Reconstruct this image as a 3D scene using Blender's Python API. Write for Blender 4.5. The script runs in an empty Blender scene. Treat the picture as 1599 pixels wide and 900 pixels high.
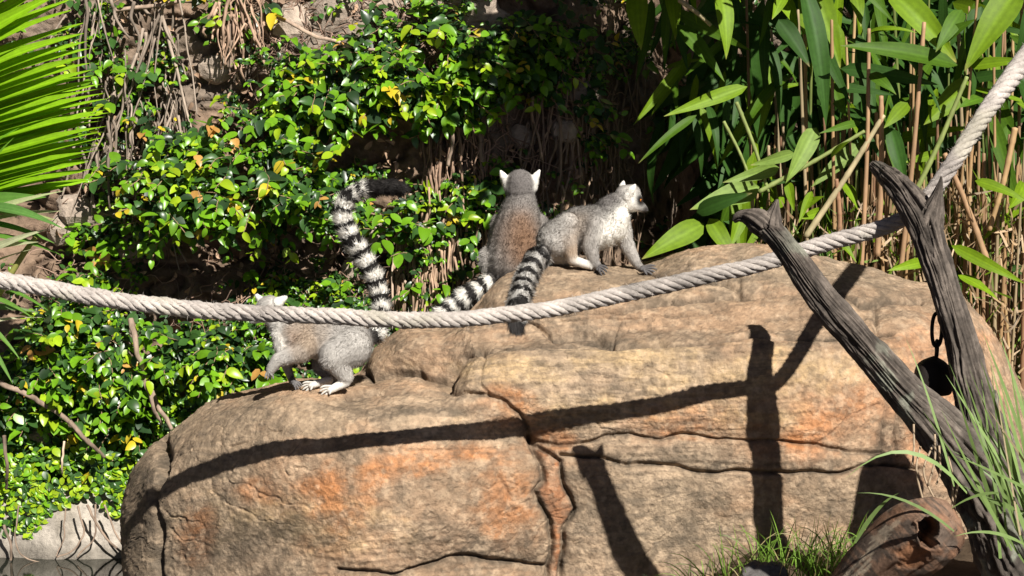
import bpy, bmesh, math, random
import numpy as np
from mathutils import Vector, Matrix
random.seed(7); RNG = np.random.default_rng(7)
SC = bpy.context.scene
COL = SC.collection

# ---------------------------------------------------------------- camera, sky, sun, exposure
F = 2984.0                      # focal length in photograph pixels
PITCH = math.radians(5.74)
CAMZ = 2.0
cam_d = bpy.data.cameras.new('camera'); cam = bpy.data.objects.new('camera', cam_d); COL.objects.link(cam)
cam_d.sensor_width = 36.0; cam_d.lens = 36.0 * F / 1599.0; cam_d.clip_end = 500.0
cam.location = (0, 0, CAMZ); cam.rotation_euler = (math.pi/2 - PITCH, 0, 0)
SC.camera = cam
L = np.array([-0.34, 0.70, -0.66]); L /= np.linalg.norm(L)      # direction the sunlight travels
sun_d = bpy.data.lights.new('sun', 'SUN'); sun = bpy.data.objects.new('sun', sun_d); COL.objects.link(sun)
sun_d.energy = 5.0; sun_d.angle = math.radians(0.5); sun_d.color = (1.0, 0.955, 0.88)
sun.rotation_euler = Vector(L).to_track_quat('-Z', 'Y').to_euler(); sun.location = (4, -4, 9)
w = bpy.data.worlds.new('World'); SC.world = w; w.use_nodes = True
nt = w.node_tree; bg = nt.nodes['Background']
sky = nt.nodes.new('ShaderNodeTexSky'); sky.sky_type = 'NISHITA'; sky.sun_disc = False; sky.air_density = .13; sky.dust_density = .3
sky.sun_elevation = math.asin(-L[2]); sky.sun_rotation = math.atan2(-L[0], -L[1])
nt.links.new(sky.outputs[0], bg.inputs[0]); bg.inputs[1].default_value = 0.05
SC.view_settings.view_transform = 'Standard'; SC.view_settings.look = 'None'
SC.view_settings.exposure = 0.60; SC.view_settings.gamma = 1.0; SC.view_settings.use_curve_mapping = False
try:
    SC.cycles.max_bounces = 6; SC.cycles.diffuse_bounces = 2; SC.cycles.transparent_max_bounces = 6
except Exception: pass

# ---------------------------------------------------------------- helpers
CP, SP = math.cos(PITCH), math.sin(PITCH)
def P(px, py, d):
    """photograph pixel + depth along world y -> world point"""
    px, py, d = np.broadcast_arrays(np.asarray(px, float), np.asarray(py, float), np.asarray(d, float))
    u = (px - 799.5) / F; v = (450.0 - py) / F
    y = CP + v * SP; z = -SP + v * CP
    return np.stack([u / y * d, d, CAMZ + z / y * d], -1)
def PROJ(p):
    p = np.asarray(p, float); x, y, z = p[..., 0], p[..., 1], p[..., 2] - CAMZ
    f = y * CP - z * SP; up = y * SP + z * CP
    return 799.5 + F * x / f, 450.0 - F * up / f
_T = np.random.default_rng(99).random(64**3, dtype=np.float32) * 2 - 1
def vnoise(p, s=0):
    p = np.asarray(p, np.float32) + np.float32(s * 3.71 % 61); i = np.floor(p); f = p - i; i = i.astype(np.int32); f = f * f * (3 - 2 * f)
    x0 = (i[..., 0] & 63) << 12; x1 = ((i[..., 0] + 1) & 63) << 12; y0 = (i[..., 1] & 63) << 6; y1 = ((i[..., 1] + 1) & 63) << 6
    z0 = i[..., 2] & 63; z1 = (i[..., 2] + 1) & 63; fx, fy, fz = f[..., 0], f[..., 1], f[..., 2]
    lerp = lambda a, b, t: a + (b - a) * t
    a = lerp(lerp(_T[x0 + y0 + z0], _T[x1 + y0 + z0], fx), lerp(_T[x0 + y1 + z0], _T[x1 + y1 + z0], fx), fy)
    b = lerp(lerp(_T[x0 + y0 + z1], _T[x1 + y0 + z1], fx), lerp(_T[x0 + y1 + z1], _T[x1 + y1 + z1], fx), fy)
    return lerp(a, b, fz)
def fbm(p, o=4, s=0, gain=0.5):
    p = np.asarray(p, np.float32); r = 0.0; a = 1.0
    for k in range(o):
        r = r + a * vnoise(p * np.float32(2.03 ** k) + np.float32(17.3 * k), s + k); a *= gain
    return r
def sstep(a, b, x):
    t = np.clip((x - a) / (b - a), 0, 1); return t * t * (3 - 2 * t)
def unit(v):
    v = np.asarray(v, float); return v / (np.linalg.norm(v, axis=-1, keepdims=True) + 1e-12)
def smooth_path(pts, n):
    """Catmull-Rom through rows of pts, n samples"""
    pts = np.asarray(pts, float); m = len(pts)
    q = np.vstack([2 * pts[0] - pts[1], pts, 2 * pts[-1] - pts[-2]])
    t = np.linspace(0, m - 1 - 1e-9, n); i = t.astype(int); f = (t - i)[:, None]
    a, b, c, d = q[i], q[i+1], q[i+2], q[i+3]
    return 0.5 * (2*b + (c-a)*f + (2*a-5*b+4*c-d)*f*f + (3*b-a-3*c+d)*f**3)
def frames(path):
    tan = unit(np.gradient(path, axis=0)); ref = np.array([0, 0, 1.0]) if abs(tan[0][2]) < .9 else np.array([1.0, 0, 0])
    N = np.zeros_like(path); n = unit(np.cross(tan[0], ref))
    for k in range(len(path)):
        n = n - tan[k] * n.dot(tan[k]); n = n / np.linalg.norm(n); N[k] = n
    return tan, N, np.cross(tan, N)
def tube(path, rad, seg=10, disp=None, caps=True, squash=None):
    """swept tube; disp(theta, s, path) -> radius factor grid"""
    path = np.asarray(path, float); n = len(path); rad = np.broadcast_to(np.asarray(rad, float), (n,))
    tan, N, B = frames(path); th = np.linspace(0, 2*math.pi, seg, endpoint=False)
    s = np.r_[0, np.cumsum(np.linalg.norm(np.diff(path, axis=0), axis=1))]
    R = rad[:, None] * np.ones((n, seg))
    if disp is not None: R = R * disp(th[None, :], s[:, None], path[:, None, :])
    V = path[:, None] + R[..., None] * (np.cos(th)[None, :, None] * N[:, None] + np.sin(th)[None, :, None] * B[:, None])
    V = V.reshape(-1, 3)
    i, j = np.meshgrid(np.arange(n-1), np.arange(seg), indexing='ij'); j2 = (j + 1) % seg
    Fq = np.stack([i*seg+j, i*seg+j2, (i+1)*seg+j2, (i+1)*seg+j], -1).reshape(-1, 4).tolist()
    if caps:
        c0 = len(V); V = np.vstack([V, path[0] - tan[0]*rad[0]*.25, path[-1] + tan[-1]*rad[-1]*.25])
        for k in range(seg):
            Fq.append([c0, (k+1) % seg, k]); Fq.append([c0+1, (n-1)*seg+k, (n-1)*seg+(k+1) % seg])
    return V, Fq
def merge(parts):
    V = []; Fc = []; o = 0
    for v, f in parts:
        V.append(np.asarray(v)); Fc += [[i + o for i in q] for q in f]; o += len(v)
    return np.vstack(V), Fc
def mesh(name, V, Fc, mat, smooth=True, col=None):
    me = bpy.data.meshes.new(name)
    V = np.asarray(V, np.float32)
    if isinstance(Fc, np.ndarray):
        k = Fc.shape[1]; nf = len(Fc)
        me.vertices.add(len(V)); me.vertices.foreach_set('co', V.ravel())
        me.loops.add(nf*k); me.loops.foreach_set('vertex_index', Fc.astype(np.int32).ravel())
        me.polygons.add(nf); me.polygons.foreach_set('loop_start', np.arange(0, nf*k, k, dtype=np.int32))
        me.update(calc_edges=True)
    else:
        me.from_pydata(V.tolist(), [], Fc); me.update()
    me.polygons.foreach_set('use_smooth', np.full(len(me.polygons), smooth))
    if col is not None:
        col = np.asarray(col, np.float32)
        if col.ndim == 1: col = np.tile(col, (len(V), 1))
        a = me.color_attributes.new('Col', 'FLOAT_COLOR', 'POINT')
        a.data.foreach_set('color', np.c_[col, np.ones(len(V), np.float32)].astype(np.float32).ravel())
    if mat: me.materials.append(mat)
    return me
def ob(name, me, parent=None):
    o = bpy.data.objects.new(name, me); COL.objects.link(o)
    if parent is not None: o.parent = parent; o.matrix_parent_inverse = parent.matrix_world.inverted() if False else Matrix.Identity(4)
    return o
def tag(o, label=None, cat=None, group=None, kind=None):
    if label: o['label'] = label
    if cat: o['category'] = cat
    if group: o['group'] = group
    if kind: o['kind'] = kind
    return o
def thing(name, label, cat, group=None, loc=(0, 0, 0)):
    o = bpy.data.objects.new(name, None); COL.objects.link(o); o.empty_display_size = .05
    o.location = loc
    return tag(o, label, cat, group)
def part(name, V, Fc, mat, parent, smooth=True, col=None, kind=None):
    """mesh given in world coordinates, parented to a thing (whose location is subtracted)"""
    off = np.zeros(3); p = parent
    while p is not None: off = off + np.array(p.location); p = p.parent
    o = ob(name, mesh(name, np.asarray(V, float) - off, Fc, mat, smooth, col), parent)
    if kind: o['kind'] = kind
    return o

def bark(seed, amp=.16, freq=3.2):
    def f(th, s, p):
        sh = np.stack([np.cos(th)*freq + 0*s, np.sin(th)*freq + 0*s, s*3.0 + 0*th], -1)
        a = fbm(sh + .35*fbm(sh*np.array([1, 1, 2.5]), 2, seed+5)[..., None], 4, seed)
        rid = 1 - np.abs(a)*2.0
        cut = np.stack([np.cos(th)*1.5 + 0*s, np.sin(th)*1.5 + 0*s, s*9 + 0*th], -1)
        return 1 + amp*(rid-.45) + .09*fbm(cut, 4, seed+1) - .10*sstep(.3, .55, fbm(cut*np.array([1, 1, .5])+7, 3, seed+2))
    return f
def blade_mesh(base, tip, wid, bend, n=7, side=None, both=False):
    base, tip = np.asarray(base), np.asarray(tip); t = np.linspace(0, 1, n)[:, None]
    p = base*(1-t)+tip*t + np.array([0, 0, 1])*(bend*4*t*(1-t)) ; dr = unit(tip-base)
    sd = unit(np.cross(dr, side if side is not None else [0, -1, .3])); wv = wid*.5*np.array([(math.sin(math.pi*(.05+.95*x)**.6) if both else (1-.35*x)*(1-x**4)) for x in t[:, 0]])[:, None] + 1e-4
    V = np.stack([p-sd*wv, p+sd*wv], 1).reshape(-1, 3)
    return V, [[2*i, 2*i+1, 2*i+3, 2*i+2] for i in range(n-1)]
_th, _ph = np.meshgrid(np.linspace(0, 2*math.pi, 14, endpoint=False), np.linspace(0, math.pi, 10)[1:-1], indexing='ij')
SPH_V = np.vstack([np.stack([np.sin(_ph)*np.cos(_th), np.sin(_ph)*np.sin(_th), np.cos(_ph)], -1).reshape(-1, 3), [[0, 0, 1], [0, 0, -1]]])
def _sphf():
    f = []; n, m = 14, 8
    for i in range(n):
        a = (i+1) % n
        for j in range(m-1): f.append([i*m+j, i*m+j+1, a*m+j+1, a*m+j])
        f.append([n*m, i*m, a*m, a*m]); f.append([n*m+1, a*m+m-1, i*m+m-1, i*m+m-1])
    return [list(dict.fromkeys(q)) for q in f]
SPH_F = _sphf()
# ---------------------------------------------------------------- materials
def nodes(name):
    m = bpy.data.materials.new(name); m.use_nodes = True; t = m.node_tree
    return m, t, t.nodes['Principled BSDF']
def N_(t, kind, **kw):
    n = t.nodes.new(kind)
    for k, v in kw.items():
        if k.startswith('i_'):
            key = k[2:]; n.inputs[int(key) if key.isdigit() else key].default_value = v
        else: setattr(n, k, v)
    return n
def mat_attr(name, rough=.8, spec=.3, noise_scale=30, noise_amt=.35, bump=.3, bump_scale=60, bump_dist=.01, transl=0, stretch=None, sheen=0, detail=8):
    """colour from the vertex attribute Col, varied by procedural noise, with fine bump"""
    m, t, b = nodes(name); lk = t.links.new
    at = N_(t, 'ShaderNodeAttribute', attribute_name='Col')
    tc = N_(t, 'ShaderNodeTexCoord'); vec = tc.outputs['Object']
    if stretch:
        mp = N_(t, 'ShaderNodeMapping'); mp.inputs['Scale'].default_value = stretch; lk(vec, mp.inputs[0]); vec = mp.outputs[0]
    nz = N_(t, 'ShaderNodeTexNoise', i_Scale=noise_scale, i_Detail=detail, i_Roughness=.65); lk(vec, nz.inputs['Vector'])
    mr = N_(t, 'ShaderNodeMapRange'); mr.inputs[1].default_value = .25; mr.inputs[2].default_value = .75
    mr.inputs[3].default_value = 1 - noise_amt; mr.inputs[4].default_value = 1 + noise_amt; lk(nz.outputs[0], mr.inputs[0])
    mx = N_(t, 'ShaderNodeMix', data_type='RGBA', blend_type='MULTIPLY'); mx.inputs[0].default_value = 1
    lk(at.outputs['Color'], mx.inputs[6]); lk(mr.outputs[0], mx.inputs[7]); lk(mx.outputs[2], b.inputs['Base Color'])
    b.inputs['Roughness'].default_value = rough; b.inputs['Specular IOR Level'].default_value = spec
    if sheen: b.inputs['Sheen Weight'].default_value = sheen
    if bump:
        n2 = N_(t, 'ShaderNodeTexNoise', i_Scale=bump_scale, i_Detail=9, i_Roughness=.7); lk(vec, n2.inputs['Vector'])
        bp = N_(t, 'ShaderNodeBump', i_Strength=bump, i_Distance=bump_dist); lk(n2.outputs[0], bp.inputs['Height']); lk(bp.outputs[0], b.inputs['Normal'])
    if transl:
        tr = N_(t, 'ShaderNodeBsdfTranslucent'); ms = N_(t, 'ShaderNodeMixShader'); ms.inputs[0].default_value = transl
        hs = N_(t, 'ShaderNodeHueSaturation', i_Value=1.5, i_Saturation=1.1); lk(mx.outputs[2], hs.inputs['Color']); lk(hs.outputs[0], tr.inputs[0])
        lk(b.outputs[0], ms.inputs[1]); lk(tr.outputs[0], ms.inputs[2]); lk(ms.outputs[0], t.nodes['Material Output'].inputs[0])
    return m
M_ROCK = mat_attr('rock', .85, .25, 55, .38, .8, 85, .014, detail=12)
M_WALL = mat_attr('wall_stone', .9, .2, 25, .4, .7, 45, .02)
M_LEAF = mat_attr('leaf', .34, .5, 60, .18, 0, transl=.18)
M_BLADE = mat_attr('blade_leaf', .55, .22, 40, .2, .12, 200, .002, transl=.22)
M_STEM = mat_attr('dry_stem', .85, .2, 60, .35, .5, 120, .004, stretch=(1, 1, .25))
M_CANE = mat_attr('cane', .6, .35, 25, .35, .2, 90, .003, stretch=(1, 1, .3))
M_BARK = mat_attr('bark', .85, .25, 60, .45, .6, 140, .006, detail=10)
M_ROPE = mat_attr('rope_fibre', .95, .1, 90, .28, .6, 220, .004)
M_FUR = mat_attr('fur', .75, .2, 90, .15, 0, transl=.12)
M_SKIN = mat_attr('fur_skin', .9, .1, 120, .2, .3, 150, .003)
M_GRASS = mat_attr('grass_blade', .5, .4, 30, .2, 0, transl=.25)
M_SOIL = mat_attr('soil', .95, .15, 12, .4, .8, 30, .03)
M_LOG = mat_attr('log_wood', .8, .25, 40, .4, .6, 90, .01, detail=10)
def mat_plain(name, col, rough=.5, metal=0, spec=.5, bump=0, scale=50):
    m, t, b = nodes(name); lk = t.links.new
    nz = N_(t, 'ShaderNodeTexNoise', i_Scale=scale, i_Detail=6); rp = N_(t, 'ShaderNodeMix', data_type='RGBA')
    rp.inputs[6].default_value = (*[c*.6 for c in col], 1); rp.inputs[7].default_value = (*[min(1, c*1.35) for c in col], 1)
    lk(nz.outputs[0], rp.inputs[0]); lk(rp.outputs[2], b.inputs['Base Color'])
    b.inputs['Roughness'].default_value = rough; b.inputs['Metallic'].default_value = metal; b.inputs['Specular IOR Level'].default_value = spec
    if bump:
        bp = N_(t, 'ShaderNodeBump', i_Strength=bump, i_Distance=.004); lk(nz.outputs[0], bp.inputs['Height']); lk(bp.outputs[0], b.inputs['Normal'])
    return m
M_IRON = mat_plain('rusty_iron', (.022, .016, .013), .65, .4, .4, .5, 80)
M_EYE = mat_plain('eye', (.5, .17, .02), .08)
M_NOSE = mat_plain('nose_skin', (.015, .014, .014), .4)
def mat_water():
    m, t, b = nodes('pond_water'); lk = t.links.new
    b.inputs['Base Color'].default_value = (.018, .02, .014, 1); b.inputs['Roughness'].default_value = .06
    nz = N_(t, 'ShaderNodeTexNoise', i_Scale=9, i_Detail=3); bp = N_(t, 'ShaderNodeBump', i_Strength=.25, i_Distance=.02)
    lk(nz.outputs[0], bp.inputs['Height']); lk(bp.outputs[0], b.inputs['Normal'])
    return m
M_WATER = mat_water()

# ---------------------------------------------------------------- ground and pond
def ground_z(x, y):
    bank = .36 * sstep(-.1, .55, x) * sstep(4.5, 5.6, y) * (1 - sstep(7.6, 8.4, y))
    return -.22 + bank + .22*sstep(.9, 1.5, x)*sstep(7.6, 8.6, y) + .25*sstep(8.3, 9, y) + .5 * (1 - sstep(2.0, 4.0, y)) + .22*sstep(.5, .9, x)*sstep(5, 5.8, y)*(1-sstep(7.4, 8.2, y))
gx = np.unique(np.r_[np.linspace(-40, -3.2, 12), np.linspace(-3, 3, 180), np.linspace(3.2, 40, 12)])
gy = np.unique(np.r_[np.linspace(-40, 3.8, 12), np.linspace(4, 10, 180), np.linspace(10.2, 60, 12)])
X, Y = np.meshgrid(gx, gy, indexing='ij'); Z = ground_z(X, Y)
G = np.stack([X, Y, Z], -1); Z = Z + .02 * fbm(G * 5, 4, 3); G[..., 2] = Z
def gridfaces(n, m):
    i, j = np.meshgrid(np.arange(n-1), np.arange(m-1), indexing='ij')
    return np.stack([i*m+j, (i+1)*m+j, (i+1)*m+j+1, i*m+j+1], -1).reshape(-1, 4)
gc = np.array([.10, .07, .045]) * (1 + .4 * fbm(G.reshape(-1, 3) * 6, 3, 5))[:, None]
tag(ob('ground', mesh('ground', G.reshape(-1, 3), gridfaces(len(gx), len(gy)), M_SOIL, True, np.clip(gc, .01, 1))), kind='structure')
wx = np.linspace(-6, .35, 40); wy = np.linspace(3, 8.6, 40); WX, WY = np.meshgrid(wx, wy, indexing='ij')
tag(ob('pond_water', mesh('pond_water', np.stack([WX, WY, 0*WX], -1).reshape(-1, 3), gridfaces(40, 40), M_WATER)), kind='structure')
# ---------------------------------------------------------------- the boulder
def rows(px, py, d, crest_px=None):
    px = np.broadcast_to(np.asarray(px, float), (11,)); return np.c_[px, py, d]
LAT = [
 rows([205]*11,                    [1060, 900, 860, 830, 805, 790, 780, 773, 768, 764, 761], [7.62]*11),
 rows([188, 188, 188, 189, 192, 195, 198, 201, 204, 207, 210], [1060, 900, 860, 825, 795, 778, 765, 755, 747, 741, 736], np.linspace(7.16, 7.46, 11)),
 rows([212, 212, 213, 215, 219, 223, 227, 230, 233, 236, 240], [1060, 900, 850, 805, 765, 742, 727, 716, 708, 701, 696], [6.97, 6.97, 6.97, 6.97, 6.98, 7.03, 7.1, 7.18, 7.27, 7.35, 7.44]),
 rows([262, 262, 264, 266, 268, 270, 272, 274, 276, 278, 280], [1060, 900, 840, 780, 740, 714, 697, 686, 677, 670, 665], [6.84, 6.84, 6.84, 6.84, 6.87, 6.93, 7.01, 7.09, 7.19, 7.29, 7.4]),
 rows(340, [1060, 900, 820, 755, 705, 675, 657, 645, 636, 629, 625], [6.69, 6.69, 6.69, 6.7, 6.74, 6.8, 6.88, 6.98, 7.09, 7.22, 7.38]),
 rows(450, [1060, 900, 810, 730, 675, 643, 625, 612, 603, 597, 593], [6.56, 6.56, 6.56, 6.57, 6.61, 6.68, 6.76, 6.9, 7.05, 7.2, 7.38]),
 rows(545, [1060, 900, 810, 730, 675, 643, 624, 610, 600, 593, 588], [6.5, 6.5, 6.5, 6.52, 6.57, 6.65, 6.76, 6.9, 7.05, 7.2, 7.36]),
 rows(590, [1060, 900, 810, 730, 675, 643, 622, 606, 588, 565, 545], [6.5, 6.5, 6.5, 6.52, 6.57, 6.64, 6.75, 6.9, 7.06, 7.14, 7.35]),
 rows(635, [1060, 900, 810, 730, 675, 643, 618, 602, 580, 538, 514], [6.52, 6.52, 6.52, 6.54, 6.59, 6.65, 6.76, 6.9, 7.04, 7.1, 7.35]),
 rows(690, [1060, 900, 810, 730, 675, 643, 615, 598, 575, 533, 508], [6.55, 6.55, 6.55, 6.57, 6.62, 6.67, 6.77, 6.88, 6.98, 7.08, 7.35]),
 rows(735, [1060, 900, 810, 730, 678, 640, 592, 556, 535, 505, 484], [6.6, 6.6, 6.6, 6.62, 6.67, 6.7, 6.74, 6.83, 6.97, 7.1, 7.32]),
 rows(785, [1060, 900, 810, 730, 680, 640, 585, 545, 525, 478, 430], [6.66, 6.66, 6.66, 6.68, 6.73, 6.72, 6.75, 6.82, 7.02, 7.13, 7.5]),
 rows(850, [1060, 900, 810, 730, 684, 640, 582, 542, 522, 478, 411], [6.7, 6.7, 6.7, 6.71, 6.745, 6.745, 6.77, 6.83, 7.04, 7.15, 7.62]),
 rows(940, [1060, 900, 810, 735, 684, 640, 582, 540, 520, 478, 412], [6.72, 6.72, 6.72, 6.73, 6.765, 6.765, 6.79, 6.84, 7.05, 7.17, 7.66]),
 rows(1020, [1060, 900, 810, 738, 684, 640, 582, 540, 516, 472, 406], [6.74, 6.74, 6.74, 6.745, 6.775, 6.775, 6.8, 6.85, 7.05, 7.18, 7.68]),
 rows(1100, [1060, 900, 810, 740, 684, 640, 582, 536, 510, 464, 386], [6.75, 6.75, 6.75, 6.755, 6.785, 6.785, 6.81, 6.86, 7.04, 7.2, 7.62]),
 rows(1200, [1060, 900, 810, 740, 688, 640, 580, 530, 500, 455, 385], [6.76, 6.76, 6.76, 6.765, 6.795, 6.795, 6.82, 6.88, 7.04, 7.22, 7.62]),
 rows(1320, [1060, 900, 810, 738, 698, 640, 580, 530, 498, 462, 411], [6.78, 6.78, 6.78, 6.785, 6.815, 6.825, 6.86, 6.94, 7.06, 7.24, 7.68]),
 rows(1420, [1060, 900, 810, 738, 700, 645, 590, 540, 505, 475, 434], [6.84, 6.84, 6.84, 6.85, 6.89, 6.9, 6.94, 7.02, 7.12, 7.3, 7.66]),
 rows(1495, [1060, 900, 820, 760, 710, 660, 610, 560, 522, 490, 447], [6.94, 6.94, 6.94, 6.95, 6.98, 7.0, 7.05, 7.12, 7.22, 7.38, 7.66]),
 rows(1545, [1060, 920, 850, 790, 740, 695, 655, 615, 580, 550, 512], [7.06, 7.06, 7.06, 7.07, 7.1, 7.12, 7.17, 7.24, 7.33, 7.45, 7.66]),
 rows(1595, [1060, 960, 900, 850, 810, 775, 745, 715, 685, 655, 612], [7.2, 7.2, 7.2, 7.2, 7.22, 7.24, 7.28, 7.34, 7.42, 7.52, 7.68]),
 rows(1650, [1080, 1010, 970, 930, 900, 875, 850, 830, 805, 785, 755], [7.36, 7.36, 7.36, 7.36, 7.37, 7.39, 7.42, 7.46, 7.52, 7.58, 7.68]),
 rows(1690, [1100, 1060, 1030, 1005, 985, 970, 955, 940, 925, 910, 890], [7.6]*11),
]
LW = []
for k, c in enumerate(LAT):
    w_ = P(c[:, 0], c[:, 1], c[:, 2]); w_[0, 2] = min(w_[0, 2], -.25)
    cr = w_[-1]; s_ = 1.0 if 1 < k < len(LAT)-2 else .3
    b1 = cr + [0, .16*s_, -.05*s_]; b2 = cr + [0, .34*s_, -.3*s_]; b3 = np.array([cr[0], cr[1] + .42*s_, -.3])
    LW.append(np.vstack([w_, b1, b2, b3]))
LW = np.array(LW)                                      # columns x rows x 3
colpx = np.array([c[5, 0] for c in LAT]); colpx[0] = 180
def cr_interp(A, t):
    m = len(A); q = np.concatenate([[2*A[0]-A[1]], A, [2*A[-1]-A[-2]]])
    i = np.minimum(t.astype(int), m-2); f = (t - i).reshape((-1,) + (1,)*(A.ndim-1))
    a, b, c, d = q[i], q[i+1], q[i+2], q[i+3]; k = .42
    m1 = k*(c-a); m2 = k*(d-b)
    return b*(2*f**3-3*f*f+1) + m1*(f**3-2*f*f+f) + c*(3*f*f-2*f**3) + m2*(f**3-f*f)
NU = 820
tu = np.interp(np.linspace(colpx[0], colpx[-1], NU), colpx, np.arange(len(colpx)))
cnt = [8, 62, 52, 42, 34, 40, 36, 30, 40, 56, 22, 12, 10]
tv = np.concatenate([k + np.arange(c)/c for k, c in enumerate(cnt)] + [[len(cnt)]])
NV = len(tv)
S = cr_interp(LW, tu)                                  # NU x rows x 3
S = np.transpose(cr_interp(np.transpose(S, (1, 0, 2)), tv), (1, 0, 2))   # NU x NV x 3
def grid_normals(S):
    a = np.gradient(S, axis=0); b = np.gradient(S, axis=1); return unit(np.cross(a, b))
Nn = grid_normals(S)
if Nn[NU//2, NV//3, 1] > 0: Nn = -Nn
PX, PY = PROJ(S)
front = np.broadcast_to((tv <= 10.2)[None, :], PX.shape)
# warped pixel coordinates so that joints wander
wob = np.stack([PX/60., PY/60., PX*0], -1)
WXp = PX + 7*fbm(wob, 3, 21); WYp = PY + 5*fbm(wob + 9.1, 3, 22)
def seg_dist(poly, X_, Y_):
    best = np.full(X_.shape, 1e9); side = np.zeros(X_.shape)
    for (x0, y0), (x1, y1) in zip(poly[:-1], poly[1:]):
        dx, dy = x1-x0, y1-y0; t = np.clip(((X_-x0)*dx + (Y_-y0)*dy)/(dx*dx+dy*dy), 0, 1)
        ddx, ddy = X_-(x0+t*dx), Y_-(y0+t*dy); d = np.hypot(ddx, ddy)
        sd = np.sign(dx*ddy - dy*ddx); m = d < best; best = np.where(m, d, best); side = np.where(m, sd, side)
    return best, side
# name: (polyline, groove depth m, groove half width px, shoulder depth m, shoulder half width px)
CR = {
 'rear_low': ([(566, 583), (578, 592), (612, 580), (653, 577), (695, 583)], .035, 4, .030, 14),
 'lobe_top': ([(540, 622), (585, 613), (630, 609), (698, 608), (760, 619), (792, 628), (812, 646), (826, 668), (829, 684)], .035, 4, .022, 16),
 'block_left': ([(693, 598), (698, 576), (716, 549), (752, 538)], .05, 5, .035, 18),
 'block_inner': ([(752, 538), (749, 572), (747, 599), (760, 619)], .015, 2.5, .012, 12),
 'block_top': ([(752, 538), (800, 534), (857, 531), (963, 532), (1057, 534), (1169, 523), (1290, 524), (1390, 520)], .025, 2.5, .015, 10),
 'ledge': ([(827, 502), (862, 523), (927, 521), (957, 530)], .03, 4, .01, 10),
 'ledge_b': ([(957, 530), (969, 494)], .012, 2, .01, 10),
 'slab_low': ([(746, 480), (850, 487), (977, 478), (1063, 463), (1151, 453), (1300, 456), (1345, 472), (1441, 467)], .03, 3, .025, 14),
 'knob': ([(1000, 415), (1040, 428), (1090, 432), (1151, 440), (1160, 453)], .02, 3, .02, 14),
 'knob_v': ([(1151, 405), (1160, 453)], .015, 2, .01, 9),
 'main_h': ([(829, 684), (874, 692), (915, 686), (957, 680), (1010, 683), (1069, 680), (1145, 686), (1222, 689), (1274, 694), (1334, 703), (1379, 706)], .030, 3, .012, 14),
 'low_h': ([(874, 705), (933, 713), (986, 724), (1057, 730), (1116, 736), (1181, 739), (1240, 737), (1311, 735), (1342, 724), (1440, 735)], .045, 3.5, .016, 14),
 'chan_l': ([(829, 684), (838, 716), (846, 752), (838, 765), (860, 806), (862, 842), (855, 900)], .05, 4.5, .03, 16),
 'chan_r': ([(836, 690), (873, 716), (882, 761), (891, 797), (882, 833), (876, 905)], .05, 4, .03, 14),
 'left_mid': ([(590, 706), (700, 702), (765, 700), (826, 702)], .006, 2, .006, 14),
 'left_v': ([(765, 714), (779, 743), (797, 770)], .012, 2.5, .008, 14),
 'bottom': ([(522, 893), (594, 897), (648, 890), (698, 875), (752, 872), (819, 881), (850, 884)], .05, 4, .03, 16),
 'notch': ([(264, 672), (247, 718), (238, 780), (244, 830), (241, 875), (254, 930)], .07, 6, .018, 12),
 'left_s': ([(360, 698), (400, 683), (441, 673)], .012, 2, .01, 12),
 'right_v': ([(1368, 478), (1370, 516), (1363, 547), (1383, 628), (1376, 662), (1379, 706)], .018, 2.5, .02, 16),
 'right_v2': ([(1400, 640), (1398, 675), (1404, 712)], .02, 3, .012, 12),
 'slope': ([(1262, 700), (1320, 655), (1372, 630)], .01, 2, .006, 12),
 'mid_v': ([(960, 640), (985, 600), (1010, 575), (1050, 590)], .008, 2, .008, 14),
 'strata': ([(1150, 500), (1230, 492), (1300, 497), (1350, 490)], .012, 2, .01, 10),
 'strata_b': ([(880, 500), (960, 492), (1060, 488), (1130, 476)], .014, 2.5, .012, 10),
}
disp = np.zeros(PX.shape); crackdark = np.zeros(PX.shape)
for nm, (poly, d1, w1, d2, w2) in CR.items():
    dist, side = seg_dist(poly, WXp, WYp)
    wv = w1 * (1 + .5*vnoise(np.stack([PX/25., PY/25., PX*0], -1), 31))
    kk_ = 1.5 if nm in ('block_top', 'slab_low', 'ledge', 'strata', 'strata_b', 'rear_low', 'knob') else 1.
    d1 *= .52*kk_; d2 *= .55*kk_; wv = wv*.85
    disp -= d1*np.exp(-(dist/np.maximum(wv, 1))**2) + d2*np.exp(-dist/w2)
    crackdark = np.maximum(crackdark, np.exp(-(dist/(w1*1.3))**2)*min(1, d1/.02) + .45*np.exp(-dist/(w2*1.1))*min(1, d2/.02))
disp *= front
big = fbm(S*2.2, 3, 41)*.020; med = fbm(S*7, 4, 42)*.005
fac = np.abs(fbm(S*np.array([4, 4, 6.]), 4, 43)); chis = -np.clip(.05 - fac, 0, 1)*.10*sstep(-.1, .5, fbm(S*1.7+4, 2, 49))
zz = S[..., 2]*34 + 2.5*fbm(S*np.array([2.2, 2.2, 3]), 3, 44) + S[..., 0]*1.5
strata = (np.abs(((zz) % 1) - .5) - .25) * .0035 * sstep(-.3, .5, fbm(S*2.6, 2, 45))
brush = fbm(S*np.array([7, 7, 80.]) + 1.5*fbm(S*3, 2, 58)[..., None], 4, 46)*.0032 * sstep(-.2, .4, fbm(S*2.1+3, 2, 47))
fine = fbm(S*45, 4, 48, .65)*.0028
fz = np.minimum(1, np.minimum(tu, len(colpx)-1-tu)/1.0)[:, None]
SD = S + Nn * ((disp + big + med + chis + strata + brush + fine) * fz)[..., None]
NR = grid_normals(SD)
if NR[NU//2, NV//3, 1] > 0: NR = -NR
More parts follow.
